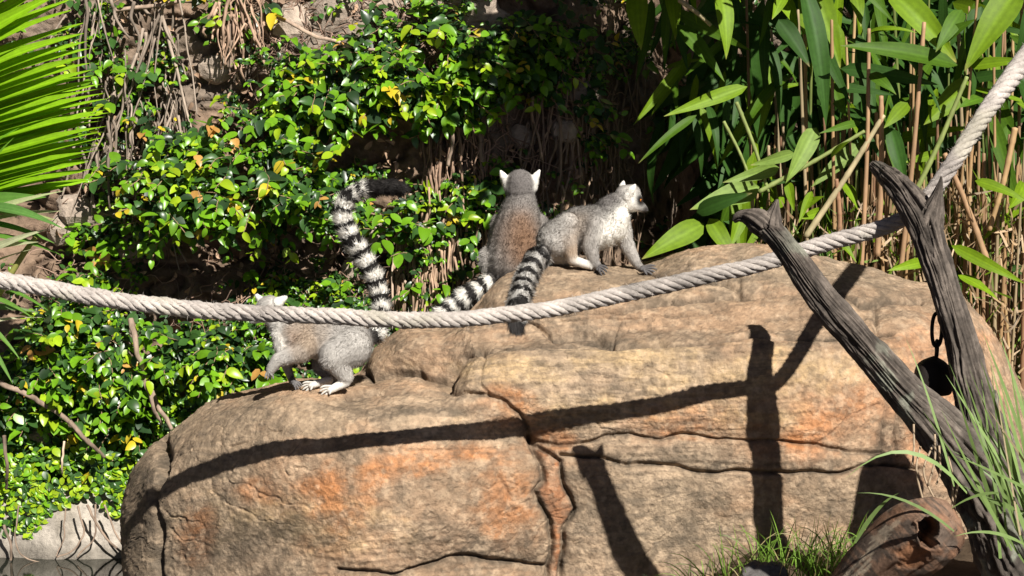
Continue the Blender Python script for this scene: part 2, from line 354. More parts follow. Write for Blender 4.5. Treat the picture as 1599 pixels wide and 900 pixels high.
# ---- colour of the stone: stain patches placed where the photograph has them
_NC = {}
def blob(cx, cy, rx, ry, ang=0, soft=.5, seed=50):
    a = math.radians(ang)
    if seed not in _NC: _NC[seed] = fbm(np.stack([PX/38., PY/22., PX*0 + seed], -1), 4, seed)
    n = _NC[seed]
    dx, dy = PX-cx, PY-cy; u = (dx*math.cos(a)+dy*math.sin(a))/rx; v = (-dx*math.sin(a)+dy*math.cos(a))/ry
    r = np.sqrt(u*u+v*v) + .55*n
    return 1 - sstep(1-soft, 1+soft*.6, r)
c_base = np.array([.405, .265, .165]); c_grey = np.array([.245, .185, .125]); c_or = np.array([.50, .215, .085]); c_ye = np.array([.60, .42, .22])
c_pale = np.array([.465, .345, .235]); c_dark = np.array([.085, .068, .05]); c_red = np.array([.36, .13, .065]); c_pink = np.array([.47, .25, .135])
C = np.ones(PX.shape + (3,)) * c_base
def lay(m, col, k=1.0):
    global C
    C = C*(1-(m*k)[..., None]) + col*(m*k)[..., None]
n1 = fbm(S*1.8, 4, 61); n2 = fbm(S*4.5, 4, 62); n3 = fbm(S*np.array([3, 3, 14.]), 4, 63)
lay(sstep(0, .6, n1), c_pale, .7); lay(sstep(.05, .6, n2), c_grey, .35); lay(sstep(.1, .6, n3), c_grey, .3)
for b in [(330, 690, 120, 70, -20), (480, 650, 130, 35, -5), (230, 800, 45, 120, 0), (380, 850, 110, 70, 0), (1000, 430, 240, 40, 0), (1300, 430, 160, 30, 10), (1000, 780, 110, 80, 0), (1100, 850, 160, 50, 0), (1320, 780, 120, 50, 0)]:
    lay(blob(*b, seed=64), c_grey*1.12, .7)
for b in [(800, 575, 95, 28, 0), (1000, 555, 120, 22, 0), (1130, 590, 120, 40, -10), (1270, 575, 110, 40, 0), (900, 640, 120, 22, 0), (1150, 650, 120, 25, 0), (470, 820, 140, 40, 5)]:
    lay(blob(*b, soft=.9, seed=65), c_ye, .62)
for b in [(1300, 650, 110, 45, -15), (1080, 660, 80, 28, 0), (1240, 700, 60, 22, 0), (800, 640, 60, 24, 10), (1450, 560, 60, 60, 0), (1500, 620, 60, 90, 20), (1420, 700, 40, 40, 0)]:
    lay(blob(*b, soft=.8, seed=66), c_pink, .75)
for b in [(600, 735, 120, 24, -12), (520, 790, 60, 40, 0), (790, 790, 60, 60, 20), (700, 700, 110, 14, 4), (860, 690, 36, 18, 0), (540, 845, 60, 22, 0), (1290, 655, 75, 26, -20), (1065, 668, 55, 18, 5), (1240, 690, 45, 13, 0), (790, 618, 40, 18, 10), (420, 780, 40, 40, 0), (300, 830, 30, 50, 0), (1130, 665, 35, 16, 0)]:
    lay(blob(*b, soft=.8, seed=67)*sstep(-.7, .3, n2), c_or, .8)
chan = sstep(0, 6, WXp - np.interp(PY, [684, 716, 752, 765, 806, 842, 900], [829, 838, 846, 840, 860, 862, 855])) * sstep(0, 6, np.interp(PY, [690, 716, 761, 797, 833, 905], [836, 873, 882, 891, 882, 876]) - WXp) * sstep(684, 700, PY)
lay(chan, c_red, .8); lay(chan*sstep(-.1, .4, n2), c_or, .6)
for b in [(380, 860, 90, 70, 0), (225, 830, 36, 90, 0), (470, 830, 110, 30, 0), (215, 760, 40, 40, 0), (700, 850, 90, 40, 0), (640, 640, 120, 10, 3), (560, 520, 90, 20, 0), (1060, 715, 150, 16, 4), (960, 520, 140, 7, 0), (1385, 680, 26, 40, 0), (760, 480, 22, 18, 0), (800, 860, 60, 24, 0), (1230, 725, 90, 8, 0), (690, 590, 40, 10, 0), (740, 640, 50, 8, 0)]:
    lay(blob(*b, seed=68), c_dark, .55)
streak = sstep(.0, .5, fbm(np.stack([PX/40., PY/6., PX*0], -1), 4, 69)) * sstep(-.25, .4, n1)
lay(streak*front, c_dark*1.5, .42)
lay(sstep(.05, .6, fbm(S*np.array([5, 5, 8.]), 5, 73, .65)), c_dark*1.8, .25)
lay(np.clip(crackdark, 0, 1)*front*sstep(-.9, .5, n2+.4), c_dark, .72)
lay(sstep(.28, .6, fbm(S*22, 3, 70)), c_dark*1.8, .3); lay(sstep(.3, .6, fbm(S*26+5, 3, 71)), c_pale*1.15, .35)
scr = sstep(.12, .42, fbm(np.stack([PX/55. + .4*PY/55., (PY + .06*PX)/4.2, PX*0], -1), 4, 74, .6)) * sstep(-.1, .35, fbm(S*2.4+7, 3, 75))
lay(scr*front, c_dark*1.3, .38)
spk = sstep(.22, .5, fbm(S*34, 3, 76)); lay(spk, c_pale*1.2, .25); spd = sstep(.30, .5, fbm(S*30+3, 3, 77)); lay(spd, c_dark, .32)
C = np.clip(C * (1 + .15*fbm(S*9, 5, 72, .6))[..., None] * 1.06, .02, .8)
# ---- split the stone along its joints
fx = (PX[:-1, :-1] + PX[1:, 1:])/2; fy = (PY[:-1, :-1] + PY[1:, 1:])/2
fx = fx + 0*fx; backm = ~front[:-1, :-1]
def yline(poly, x): poly = sorted(poly); return np.interp(x, [p[0] for p in poly], [p[1] for p in poly])
lab = np.full(fx.shape, 0)                                             # big left lobe
chl = np.interp(fy, [684, 716, 752, 765, 806, 842, 900], [829, 838, 846, 840, 860, 862, 855]); chr_ = np.interp(fy, [684, 690, 716, 761, 797, 833, 905], [829, 836, 873, 882, 891, 882, 876])
lab[(fx > chl) & (fy > 684)] = 1; lab[(fx > chr_) & (fy > 684)] = 2     # channel, lower right block
right = fx > 829
lab[right & (fy <= yline(CR['low_h'][0], fx)) & (fy > yline(CR['main_h'][0], fx)) & (fx > chr_)] = 3   # strip between the two joints
lob = yline([(540, 622), (585, 613), (630, 609), (698, 608), (760, 619), (792, 628), (812, 646), (826, 668), (829, 684)], fx)
lab[(fx > 693) & (fy <= np.where(right, yline(CR['main_h'][0], fx), lob))] = 4
lab[(fx > 566) & (fx <= 693) & (fy < yline(CR['rear_low'][0], fx))] = 5
lab[(fx > np.interp(fy, [538, 549, 576, 598], [752, 716, 698, 693])) & (fx < 752) & (fy < 538)] = 6
lab[(fx > 700) & (fy < yline(CR['block_top'][0], fx)) & (fx < 1395)] = 6
lab[(fx > 740) & (fy < yline(CR['slab_low'][0], fx)) & (fx < 1450)] = 7
lab[(fx < np.interp(fy, [672, 718, 780, 830, 875, 930], [264, 247, 238, 244, 241, 254])) & (fy > 672)] = 8
for i_ in range(lab.shape[0]):
    k0 = int(np.argmax(backm[i_]));  lab[i_, k0:] = lab[i_, max(k0-1, 0)]
boulder = thing('boulder', 'large rounded orange brown boulder split by cracks, carrying the three lemurs', 'boulder', loc=(0, 7.0, .35))
idx = np.arange(NU*NV).reshape(NU, NV)
quads = np.stack([idx[:-1, :-1], idx[1:, :-1], idx[1:, 1:], idx[:-1, 1:]], -1)
SV, SN, SCc = SD.reshape(-1, 3), NR.reshape(-1, 3), C.reshape(-1, 3)
for r in range(9):
    q = quads[lab == r]
    if not len(q): continue
    u, inv = np.unique(q, return_inverse=True); q2 = inv.reshape(-1, 4)
    o = part('rock_block', SV[u], q2, M_ROCK, boulder, True, SCc[u])
    o.data.normals_split_custom_set_from_vertices(SN[u].astype(np.float32).tolist())
_fr = np.argwhere(np.broadcast_to((tv <= 10.0)[None, :], (NU, NV)))
PX2, PY2 = PROJ(SD)
def rock_depth(px, py):
    """depth of the boulder's front surface seen at a pixel"""
    d2 = (PX2-px)**2 + (PY2-py)**2 + np.where(front, 0, 1e9); m = d2 < max(9, d2.min()+1)
    return float(SD[..., 1][m].min())
def RZ(px, py, D, k=.012): return rock_depth(px, py) - D - k
# ---------------------------------------------------------------- wall behind
def wall_y0(x, z):
    return 8.30 + .13*np.clip(z, 0, 9) + .75*sstep(.18, .6, x) + 1.3*sstep(.6, 1.1, x) + .14*np.exp(-((z-.1)/.25)**2) + .12*sstep(-.2, .1, x)*(1-sstep(.1, .4, x)) + .22*np.exp(-((x+1.2)/.6)**2 - ((z-1.32)/.16)**2)
xs = np.unique(np.r_[np.linspace(-9, -2.9, 30), np.linspace(-2.8, 2.9, 430), np.linspace(3, 9, 30)]); zs = np.unique(np.r_[np.linspace(-.5, 2.7, 330), np.linspace(2.8, 4.6, 30)])
XX, ZZ = np.meshgrid(xs, zs, indexing='ij'); WP = np.stack([XX, wall_y0(XX, ZZ), ZZ], -1)
cell = fbm(WP*np.array([3.2, 1, 4.2]), 3, 201); stones = np.abs(fbm(WP*np.array([4.2, 2, 5.5])+3, 2, 202))
wd = .10*cell - .10*np.clip(.16-stones, 0, 1)/.16*.5 + .035*fbm(WP*14, 4, 203) + .012*fbm(WP*45, 3, 206)
WP[..., 1] -= wd
wc_ = np.array([.36, .25, .175])*(1+.3*fbm(WP*6, 4, 204))[..., None]; g_ = sstep(-.1, .5, fbm(WP*2.5, 3, 205))[..., None]
wc_ = wc_*(1-.5*g_) + np.array([.33, .29, .24])*.5*g_; dk = sstep(.02, .14, .16-stones)[..., None]; wc_ = wc_*(1-.5*dk)*.66
wall = thing('rock_wall', 'pinkish brown rough stone wall showing between the creeping leaves', 'wall', loc=(0, 8.4, 0))
part('wall_face', WP.reshape(-1, 3), gridfaces(len(xs), len(zs))[:, ::-1], M_WALL, wall, True, np.clip(wc_.reshape(-1, 3), .02, .7))
def wall_pt(px, py, out=0.0):
    """point on the wall seen at a pixel, moved out from it"""
    px = np.asarray(px, float); d = np.full(px.shape, 8.5)
    for _ in range(6): p = P(px, py, d); d = wall_y0(p[..., 0], p[..., 2]) - .03
    return P(px, py, d - out)
# separate stones set in the wall
r = np.random.default_rng(21)
for (px, py, sx, sz) in [(735, 18, 42, 26), (765, 35, 34, 22), (690, 12, 30, 22), (520, 25, 46, 30), (600, 18, 36, 26), (455, 45, 30, 34), (490, 70, 30, 22), (560, 58, 32, 24), (880, 205, 20, 18), (815, 215, 18, 15), (905, 150, 30, 18), (590, 370, 26, 22), (560, 420, 24, 18), (690, 390, 24, 26), (340, 105, 24, 20), (120, 330, 30, 24), (165, 340, 28, 20), (200, 390, 26, 24), (100, 360, 24, 18), (215, 620, 22, 26), (185, 250, 20, 30), (470, 330, 16, 14)]:
    kk = 8.5/F; V = SPH_V*np.array([sx*kk, .06, sz*kk])*.9; V = np.sign(V)*np.abs(V)**.92*np.array([1, 1, 1]); V = V*(1+.28*fbm(V*16+px, 3, 210))[:, None] + wall_pt(px, py, .02)
    bmm = bmesh.new(); vs = [bmm.verts.new(v) for v in V]; [bmm.faces.new([vs[i] for i in f]) for f in SPH_F]; bmesh.ops.subdivide_edges(bmm, edges=bmm.edges[:], cuts=1, use_grid_fill=True)
    me = bpy.data.meshes.new('stone'); bmm.to_mesh(me); bmm.free(); me.materials.append(M_WALL)
    cc = np.array([.37, .30, .24])*r.uniform(.75, 1.2); a = me.color_attributes.new('Col', 'FLOAT_COLOR', 'POINT'); a.data.foreach_set('color', np.tile([*cc, 1], len(me.vertices)).astype(np.float32))
    me.transform(Matrix.Translation((0, -8.4, 0))); ob('stone', me, wall)
# pale ledge at the water's edge
lx_ = np.linspace(-3.9, -1.05, 170); lt = np.linspace(0, 1, 50); LX, LT = np.meshgrid(lx_, lt, indexing='ij')
LZ = np.interp(LT, [0, .15, .6, .85, 1], [-.25, -.05, .22, .31, .33]); LY = np.interp(LT, [0, .15, .6, .85, 1], [8.10, 8.12, 8.2, 8.27, 8.5])
LP_ = np.stack([LX, LY, LZ], -1); LP_[..., 1] -= .03*fbm(LP_*3, 3, 211) + .006*fbm(LP_*22, 3, 212); LP_[..., 2] += .015*fbm(LP_*4, 3, 213)
lc = np.array([.46, .41, .35])*(1+.2*fbm(LP_*8, 4, 214))[..., None]; st_ = sstep(.0, .5, fbm(LP_*np.array([6, 6, 2]), 3, 215))[..., None]; lc = lc*(1-.35*st_) + np.array([.2, .17, .12])*.35*st_
wet = (1-sstep(.02, .09, LP_[..., 2]))[..., None]; lc = lc*(1-.6*wet) + np.array([.07, .06, .045])*.6*wet
led = tag(ob('rock_ledge', mesh('rock_ledge', LP_.reshape(-1, 3), gridfaces(170, 50), M_WALL, True, np.clip(lc.reshape(-1, 3), .02, .7))), 'pale grey smooth rock ledge along the edge of the dark pond', 'ledge')

# ---------------------------------------------------------------- leaves
T_ = np.array([.0, .16, .38, .64, .86, 1.0]); HW = np.array([.05, .38, .50, .44, .24, 0.01])
def leaf_template(fold=.16, droop=.22):
    V = []
    for t, h in zip(T_, HW):
        z = -droop*t*t; V += [(-h, t, z + fold*h*1.4), (0, t, z), (h, t, z + fold*h*1.4)]
    Fc = []
    for i in range(len(T_)-1):
        a = 3*i; Fc += [[a, a+1, a+4, a+3], [a+1, a+2, a+5, a+4]]
    return np.array(V), np.array(Fc)
LV, LF = leaf_template(); LVs = [leaf_template(f, d)[0] for f, d in ((.12, .16), (.24, .30), (.05, .08), (.16, .42))]
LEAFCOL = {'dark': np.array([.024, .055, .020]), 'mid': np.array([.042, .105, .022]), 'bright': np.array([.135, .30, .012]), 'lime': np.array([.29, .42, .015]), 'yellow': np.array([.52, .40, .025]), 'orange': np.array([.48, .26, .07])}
class Leaves:
    """collects leaf frames"""
    def __init__(s): s.o, s.d, s.n, s.l, s.w, s.c, s.k, s.sc = [], [], [], [], [], [], [], []
    def add(s, o, d, n, l, wd, c, k, score): s.o.append(o); s.d.append(d); s.n.append(n); s.l.append(l); s.w.append(wd); s.c.append(c); s.k.append(k); s.sc.append(score)
fig = thing('creeping_fig', 'creeping fig with glossy green and yellow leaves covering the stone wall', 'climber', loc=(-1, 8.2, .4))
r = np.random.default_rng(33)
DG = np.array([  # leaf cover by 100 px columns (0..1200) and rows (0..900)
 [.35, .35, .55, .75, .18, .10, .45, .90, .90, .75, .6, .35, .2],
 [.10, .25, .65, .90, .90, .80, .80, .95, .90, .80, .6, .3, .15],
 [.05, .15, .80, 1.0, 1.0, .85, .75, .85, .80, .75, .5, .2, .1],
 [.25, .40, .70, .80, .75, .65, .65, .70, .55, .5, .2, .05, .05],
 [.55, .60, .55, .45, .55, .65, .50, .35, .10, .05, .0, .0, 0],
 [.85, .95, .95, .90, .90, .75, .50, .30, .1, .05, 0, 0, 0],
 [.90, 1.0, .95, .85, .75, .5, .3, .1, 0, 0, 0, 0, 0],
 [1.0, 1.0, .9, .6, .3, .2, 0, 0, 0, 0, 0, 0, 0],
 [.75, .60, .45, .2, 0, 0, 0, 0, 0, 0, 0, 0, 0]], float)
def dens(px, py):
    x = np.clip(px/100-.5, 0, 11.999); y = np.clip(py/100-.5, 0, 7.999); i, j = int(y), int(x); fy_, fx_ = y-i, x-j
    return (DG[i, j]*(1-fx_)+DG[i, j+1]*fx_)*(1-fy_) + (DG[i+1, j]*(1-fx_)+DG[i+1, j+1]*fx_)*fy_
BUL = [(470, 110, 170, 80, .10), (130, 560, 230, 90, .14), (330, 560, 120, 70, .10), (650, 130, 140, 90, .16), (760, 60, 130, 60, .16), (620, 360, 60, 60, .12)]
def bulge(px, py): return (.06 + .34*float(sstep(150, 320, py)))*float(sstep(170, 240, px)*(1-sstep(490, 560, px)))*float(sstep(60, 150, py))*(1. if py < 350 else .05) + sum(a*math.exp(-((px-x)/sx)**2 - ((py-y)/sy)**2) for x, y, sx, sy, a in BUL)
SUNV = -L; OUT = np.array([0, -1, 0.]); UP = np.array([0, 0, 1.])
LS = Leaves(); twigs = []
def orient(d, nb):
    n = nb - d*d.dot(nb); return n/np.linalg.norm(n)
def shoot(px, py, big, tipcol, depthf=1.0):
    b = bulge(px, py); o = b*depthf + r.uniform(.01, .07)
    p0 = wall_pt(px, py, o); m = int(r.integers(5, 10)) if big else int(r.integers(4, 8))
    dirv = unit(np.array([r.normal(-.1, .9), -abs(r.normal(.6, .35)), r.normal(0., .45)])); sp = .025 if big else .015
    pts = [p0 - dirv*.05]; p = p0.copy()
    for i in range(m):
        dirv = unit(dirv + np.array([0, -.05, -.10]) + r.normal(0, .12, 3)); p = p + dirv*sp; pts.append(p.copy()); f = i/(m-1)
        side = unit(np.cross(dirv, OUT*.7+UP*.6))*(1 if i % 2 else -1)
        d = unit(side*.8 + dirv*.55 + np.array([0, -.25, -.22]) + r.normal(0, .3, 3))
        n = orient(d, unit(OUT*.40 + UP*.75 + SUNV*.3 + r.normal(0, .36, 3)))
        l = (r.uniform(.040, .068)*r.choice([.75, 1, 1.15]) if big else r.uniform(.018, .038))*(1 - .25*(f > .85))
        u = r.random()
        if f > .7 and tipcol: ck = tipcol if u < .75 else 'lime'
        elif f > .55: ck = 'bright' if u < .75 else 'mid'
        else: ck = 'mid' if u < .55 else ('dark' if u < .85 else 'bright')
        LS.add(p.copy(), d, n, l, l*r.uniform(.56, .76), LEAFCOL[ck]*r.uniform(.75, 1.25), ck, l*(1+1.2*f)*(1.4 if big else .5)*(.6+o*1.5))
    if r.random() < (.55 if big else .25): twigs.append(tube(smooth_path(np.array(pts), len(pts)), .0022, 4))
n_try = 0
while len(LS.o) < 27000 and n_try < 60000:
    n_try += 1
    px, py = r.uniform(-260, 1180), r.uniform(-60, 770)
    dn = dens(px, py); cl = float(fbm(np.array([px/75., py/75., 0]), 3, 221)); cl2 = float(fbm(np.array([px/28., py/28., 5]), 2, 222))
    dn *= 1 - .85*float(sstep(205, 250, px)*(1-sstep(490, 540, px))*sstep(345, 355, py)*(1-sstep(400, 450, py)))
    if r.random() > dn*1.05 or cl*.95 + cl2*.5 < .50 - dn*.72: continue
    bigp = .5 if bulge(px, py) > .12 else .16
    if py > 720: bigp = .04
    tip = None; u = r.random()
    if u < .07: tip = 'yellow'
    elif u < .32: tip = 'lime'
    elif u < .34: tip = 'orange'
    if px > 760 and r.random() < .6: tip = None
    shoot(px, py, r.random() < bigp, tip, r.uniform(.25, 1.0)**.6)
# appressed small leaves low on the left
for i in range(3400):
    px, py = r.uniform(-30, 380), r.uniform(560, 835)
    if py > 790 + 30*math.sin(px/31.) + 10*math.sin(px/9.): continue
    o = bulge(px, py)*.6 + r.uniform(.02, .08); p = wall_pt(px, py, o)
    if py > 700: p[1] = min(p[1], 8.18)
    d = unit(np.array([r.normal(0, .8), -.25, r.normal(-.5, .5)])); n = orient(d, unit(OUT*.8+UP*.5+SUNV*.3+r.normal(0, .3, 3))); l = r.uniform(.022, .042)
    ck = r.choice(['bright', 'lime', 'mid']); LS.add(p, d, n, l, l*.72, LEAFCOL[ck]*r.uniform(.8, 1.3), ck, 0)
# hand-placed conspicuous yellow-tipped sprays
for (px, py, tc) in [(450, 95, 'yellow'), (180, 160, 'lime'), (250, 128, 'lime'), (310, 8, 'yellow'), (405, 8, 'yellow'), (415, 265, 'yellow'), (455, 270, 'orange'), (488, 270, 'lime'), (330, 312, 'lime'), (305, 360, 'yellow'), (410, 315, 'lime'), (310, 232, 'orange'), (430, 240, 'yellow'), (345, 205, 'bright'), (570, 150, 'lime'), (595, 180, 'yellow'), (700, 58, 'lime'), (808, 58, 'yellow'), (585, 55, 'yellow'), (665, 148, 'lime'), (540, 205, 'lime'), (890, 160, 'yellow'), (730, 320, 'lime'), (735, 330, 'bright'), (610, 345, 'bright'), (600, 365, 'bright'), (620, 372, 'bright'), (95, 500, 'lime'), (170, 490, 'yellow'), (60, 530, 'orange'), (190, 370, 'orange'), (340, 270, 'bright'), (365, 255, 'bright'), (275, 270, 'bright'), (110, 650, 'lime'), (150, 680, 'lime'), (165, 710, 'yellow'), (60, 640, 'bright'), (250, 560, 'lime')]:
    for q in range(2):
        s0 = len(LS.o); shoot(px + r.normal(0, 5), py + r.normal(0, 5) - 10, True, tc, 1.05)
        for i in range(s0, len(LS.o)): LS.sc[i] += .2; LS.l[i] *= 1.12; LS.w[i] *= 1.12
O_, D_, NN_, Ls, Ws, Cs = map(np.array, (LS.o, LS.d, LS.n, LS.l, LS.w, LS.c)); sc_ = np.array(LS.sc)
ppx, ppy = PROJ(O_); vis = (ppx > 5) & (ppx < 1100) & (ppy > 5) & (ppy < 860)
order = np.argsort(-(sc_*vis)); pick = set(order[:300].tolist()); rest = np.array([i for i in range(len(O_)) if i not in pick])
X_ = np.cross(D_, NN_)
def leaf_cols(c, n): 
    return np.repeat(c, n, axis=0)
tpl = np.stack([LVs[i % 4] for i in range(len(rest))])
FVv = O_[rest][:, None] + tpl[..., 0:1]*(X_[rest]*Ws[rest][:, None])[:, None] + tpl[..., 1:2]*(D_[rest]*Ls[rest][:, None])[:, None] + tpl[..., 2:3]*(NN_[rest]*Ls[rest][:, None])[:, None]
nv = LV.shape[0]
FFf = (LF[None] + (np.arange(len(rest))*nv)[:, None, None]).reshape(-1, 4)
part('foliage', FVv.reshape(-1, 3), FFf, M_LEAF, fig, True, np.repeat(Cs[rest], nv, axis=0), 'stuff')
LM = {}
for k in LEAFCOL:
    for v in range(4): LM[k, v] = mesh('leaf', LVs[v], LF, M_LEAF, True, LEAFCOL[k]*(.85+.1*v))
FO = np.array(fig.location)
for i in order[:300]:
    o = ob('leaf', LM[LS.k[i], i % 4], fig)
    m = np.eye(4); m[:3, 0] = X_[i]*Ws[i]; m[:3, 1] = D_[i]*Ls[i]; m[:3, 2] = NN_[i]*Ls[i]; m[:3, 3] = O_[i]-FO
    o.matrix_basis = Matrix(m.tolist())
V, Fc = merge(twigs); part('twigs', V, Fc, M_STEM, fig, True, np.array([.30, .20, .12]), 'stuff')
# thick climbing stems, one by one
STM = [([(203, 500), (212, 540), (228, 590), (250, 640), (268, 670)], 5.5, .30, .2), ([(225, 590), (238, 630), (252, 665)], 4.5, .30, .2), ([(0, 595), (40, 615), (90, 645), (140, 690)], 6, .25, .2), ([(108, 660), (135, 690), (165, 715)], 5, .2, .25), ([(8, 680), (10, 730), (12, 765)], 4, .2, .3), ([(100, 690), (95, 725), (100, 745)], 2.5, .6, .2),
       ([(435, 28), (470, 45), (520, 66), (590, 78)], 4.5, .40, .1), ([(180, 15), (260, 5), (330, -2)], 5, .33, .1), ([(357, 0), (362, 50), (358, 105)], 8, .22, .08), ([(700, 260), (705, 220), (698, 150), (712, 90)], 4, .3, .1), ([(640, 330), (660, 400), (668, 480)], 4, .35, .05), ([(615, 400), (612, 460), (618, 520)], 3, .42, .06), ([(625, 420), (640, 470), (632, 520)], 3, .4, .06), ([(745, 190), (752, 260), (745, 330)], 6, .25, .04), ([(870, 220), (875, 280), (880, 330)], 7, .2, .0), ([(178, 180), (176, 260), (180, 340)], 6, .22, .05),
       ([(135, 790), (160, 830), (195, 872)], 2.8, .24, 0.12), ([(122, 790), (130, 830), (115, 860), (90, 872)], 2.2, .3, .12), ([(150, 790), (148, 835), (120, 870)], 2.2, .28, .12), ([(165, 790), (185, 840), (205, 880)], 2.2, .3, .12), ([(5, 820), (15, 850), (20, 876)], 3.3, .2, .12), ([(30, 790), (22, 840), (40, 872), (90, 880)], 1.7, .25, .12), ([(105, 795), (100, 840), (88, 870)], 1.7, .3, .12)]
for pts, wpx, tone, out in STM:
    q = np.array([wall_pt(a, b, out + bulge(a, b)*.75 + .03*math.sin(i*2.1)) for i, (a, b) in enumerate(pts)])
    for i, (a, b) in enumerate(pts):
        if b > 780: q[i] = P(a, b, 8.09)
    n = 40; path = smooth_path(q, n); path += .008*np.stack([fbm(path*12, 3, 231), fbm(path*12+4, 3, 232), fbm(path*12+8, 3, 233)], -1)
    V, Fc = tube(path, wpx*.75*8.2/F*np.linspace(1.1, .8, n), 12, bark(240, .12, 1.6)); cc = np.array([1.15, .85, .64])*tone*(1+.3*fbm(np.asarray(V)*25, 3, 234))[:, None]
    part('climbing_stem', V, Fc, M_STEM, fig, True, np.clip(cc, .02, .8))
# dry hanging roots and tendrils
DR = []; DC = []
def droot(x, y, ln, wpx, lean, col, out):
    m = 7; t = np.linspace(0, 1, m); px = x + lean*ln*t + np.cumsum(r.normal(0, 2.6, m)); py = y + ln*t
    q = wall_pt(px, py, out) + np.stack([np.zeros(m), -np.abs(r.normal(0, .02, m)), np.zeros(m)], -1); V, Fc = tube(smooth_path(q, 16), wpx*.5*8.4/F*np.linspace(1.1, .6, 16), 6)
    DR.append((V, Fc)); DC.append(np.tile(np.array(col)*r.uniform(.6, 1.4), (len(V), 1)))
for i in range(95): droot(r.uniform(125, 285), r.uniform(-40, 250), r.uniform(50, 210), r.uniform(1.5, 6), r.normal(0, .26), (.30, .24, .19), r.uniform(.02, .16))
for i in range(45): droot(r.uniform(330, 400), r.uniform(-20, 40), r.uniform(40, 110), r.uniform(2, 6), r.normal(.1, .2), (.40, .27, .19), r.uniform(.05, .2))
for i in range(110): droot(r.uniform(620, 710), r.uniform(290, 420), r.uniform(60, 150), r.uniform(2, 6), r.normal(0, .1), (.38, .26, .18), r.uniform(.02, .1))
for i in range(110): droot(r.uniform(660, 790), r.uniform(120, 360), r.uniform(60, 150), r.uniform(2, 5), r.normal(0, .12), (.30, .2, .14), r.uniform(.01, .08))
for i in range(120): droot(r.uniform(820, 1010), r.uniform(30, 330), r.uniform(60, 160), r.uniform(2, 6), r.normal(0, .15), (.28, .2, .14), r.uniform(.01, .08))
for i in range(420):
    u = r.random(); x, y = (r.uniform(395, 720), r.uniform(-20, 110)) if u < .5 else ((r.uniform(80, 620), r.uniform(310, 520)) if u < .8 else (r.uniform(700, 1000), r.uniform(80, 320)))
    m = 5; a = r.uniform(0, math.pi); ln = r.uniform(25, 90); px = x + np.cos(a)*ln*np.linspace(0, 1, m) + np.cumsum(r.normal(0, 5, m)); py = y + np.sin(a)*ln*np.linspace(0, 1, m) + np.cumsum(r.normal(0, 5, m))
    q = wall_pt(px, py, .08) + r.normal(0, .015, (m, 3)); V, Fc = tube(smooth_path(q, 12), r.uniform(.8, 2.)*.5*8.4/F, 5); DR.append((V, Fc)); DC.append(np.tile(np.array([.30, .2, .15])*r.uniform(.5, 1.4), (len(V), 1)))
V, Fc = merge(DR); part('dry_roots', V, Fc, M_STEM, fig, True, np.vstack(DC), 'stuff')
# dry fallen leaves caught on the wall
dl = Leaves(); n_ = 900; u = r.random(n_); px = np.where(u < .5, r.uniform(80, 760, n_), r.uniform(330, 1000, n_)); py = r.uniform(0, 480, n_)
o_ = wall_pt(px, py, .06); d_ = unit(r.normal(0, 1, (n_, 3)) - np.array([0, .2, .5])); nn_ = unit(OUT + r.normal(0, .6, (n_, 3))); nn_ = unit(nn_ - d_*(nn_*d_).sum(1, keepdims=True)); x_ = np.cross(d_, nn_); l_ = r.uniform(.02, .05, n_)
V = o_[:, None] + LVs[1][None, :, 0:1]*(x_*l_[:, None]*.5)[:, None] + LVs[1][None, :, 1:2]*(d_*l_[:, None])[:, None] + LVs[1][None, :, 2:3]*(nn_*l_[:, None]*1.6)[:, None]
part('withered_leaves', V.reshape(-1, 3), (LF[None] + (np.arange(n_)*nv)[:, None, None]).reshape(-1, 4), M_STEM, fig, True, np.repeat(np.array([.36, .24, .16])*r.uniform(.5, 1.4, (n_, 1)), nv, axis=0), 'stuff')

# ---------------------------------------------------------------- tall broad-leaved cane clump
BB = thing('cane_clump', 'dense clump of tall canes with broad pointed green leaves behind the boulder', 'cane plant', loc=tuple(P(1400, 560, 8.6)))
BO = np.array(BB.location)
def broad_leaf(p0, p1, wid, nb, sag=.06, n=11, fold=.12, twist=0.):
    p0, p1 = np.asarray(p0, float), np.asarray(p1, float); t = np.linspace(0, 1, n); ln = np.linalg.norm(p1-p0); dr = unit(p1-p0)
    nb = unit(nb - dr*np.dot(dr, nb)); c = p0[None]*(1-t)[:, None] + p1[None]*t[:, None] + nb[None]*(sag*ln*4*t*(1-t))[:, None]
    prof = np.sin(np.pi*np.clip(t, 0, 1)**.62)**.85 * (1-t*.15); prof = prof/prof.max()*.5*wid + .0006
    sd0 = np.cross(dr, nb); V = []
    for i in range(n):
        a = twist*(t[i]-.3); sd = sd0*math.cos(a) + nb*math.sin(a); up = nb*math.cos(a) - sd0*math.sin(a); wv = prof[i]
        rip = .03*wid*math.sin(t[i]*9+ln*40)
        V += [c[i] + sd*wv*u_ + up*(fold*wv*abs(u_)**1.3 + rip*u_*abs(u_)) for u_ in np.linspace(-1, 1, 9)]
    Fc = [[9*i+j, 9*i+j+1, 9*i+j+10, 9*i+j+9] for i in range(n-1) for j in range(8)]
    col = np.tile([1.0, .88, 1.06, .9, 1.22, .9, 1.06, .88, 1.0], n) * np.repeat(np.linspace(.92, 1.08, n), 9)
    return np.array(V), Fc, col
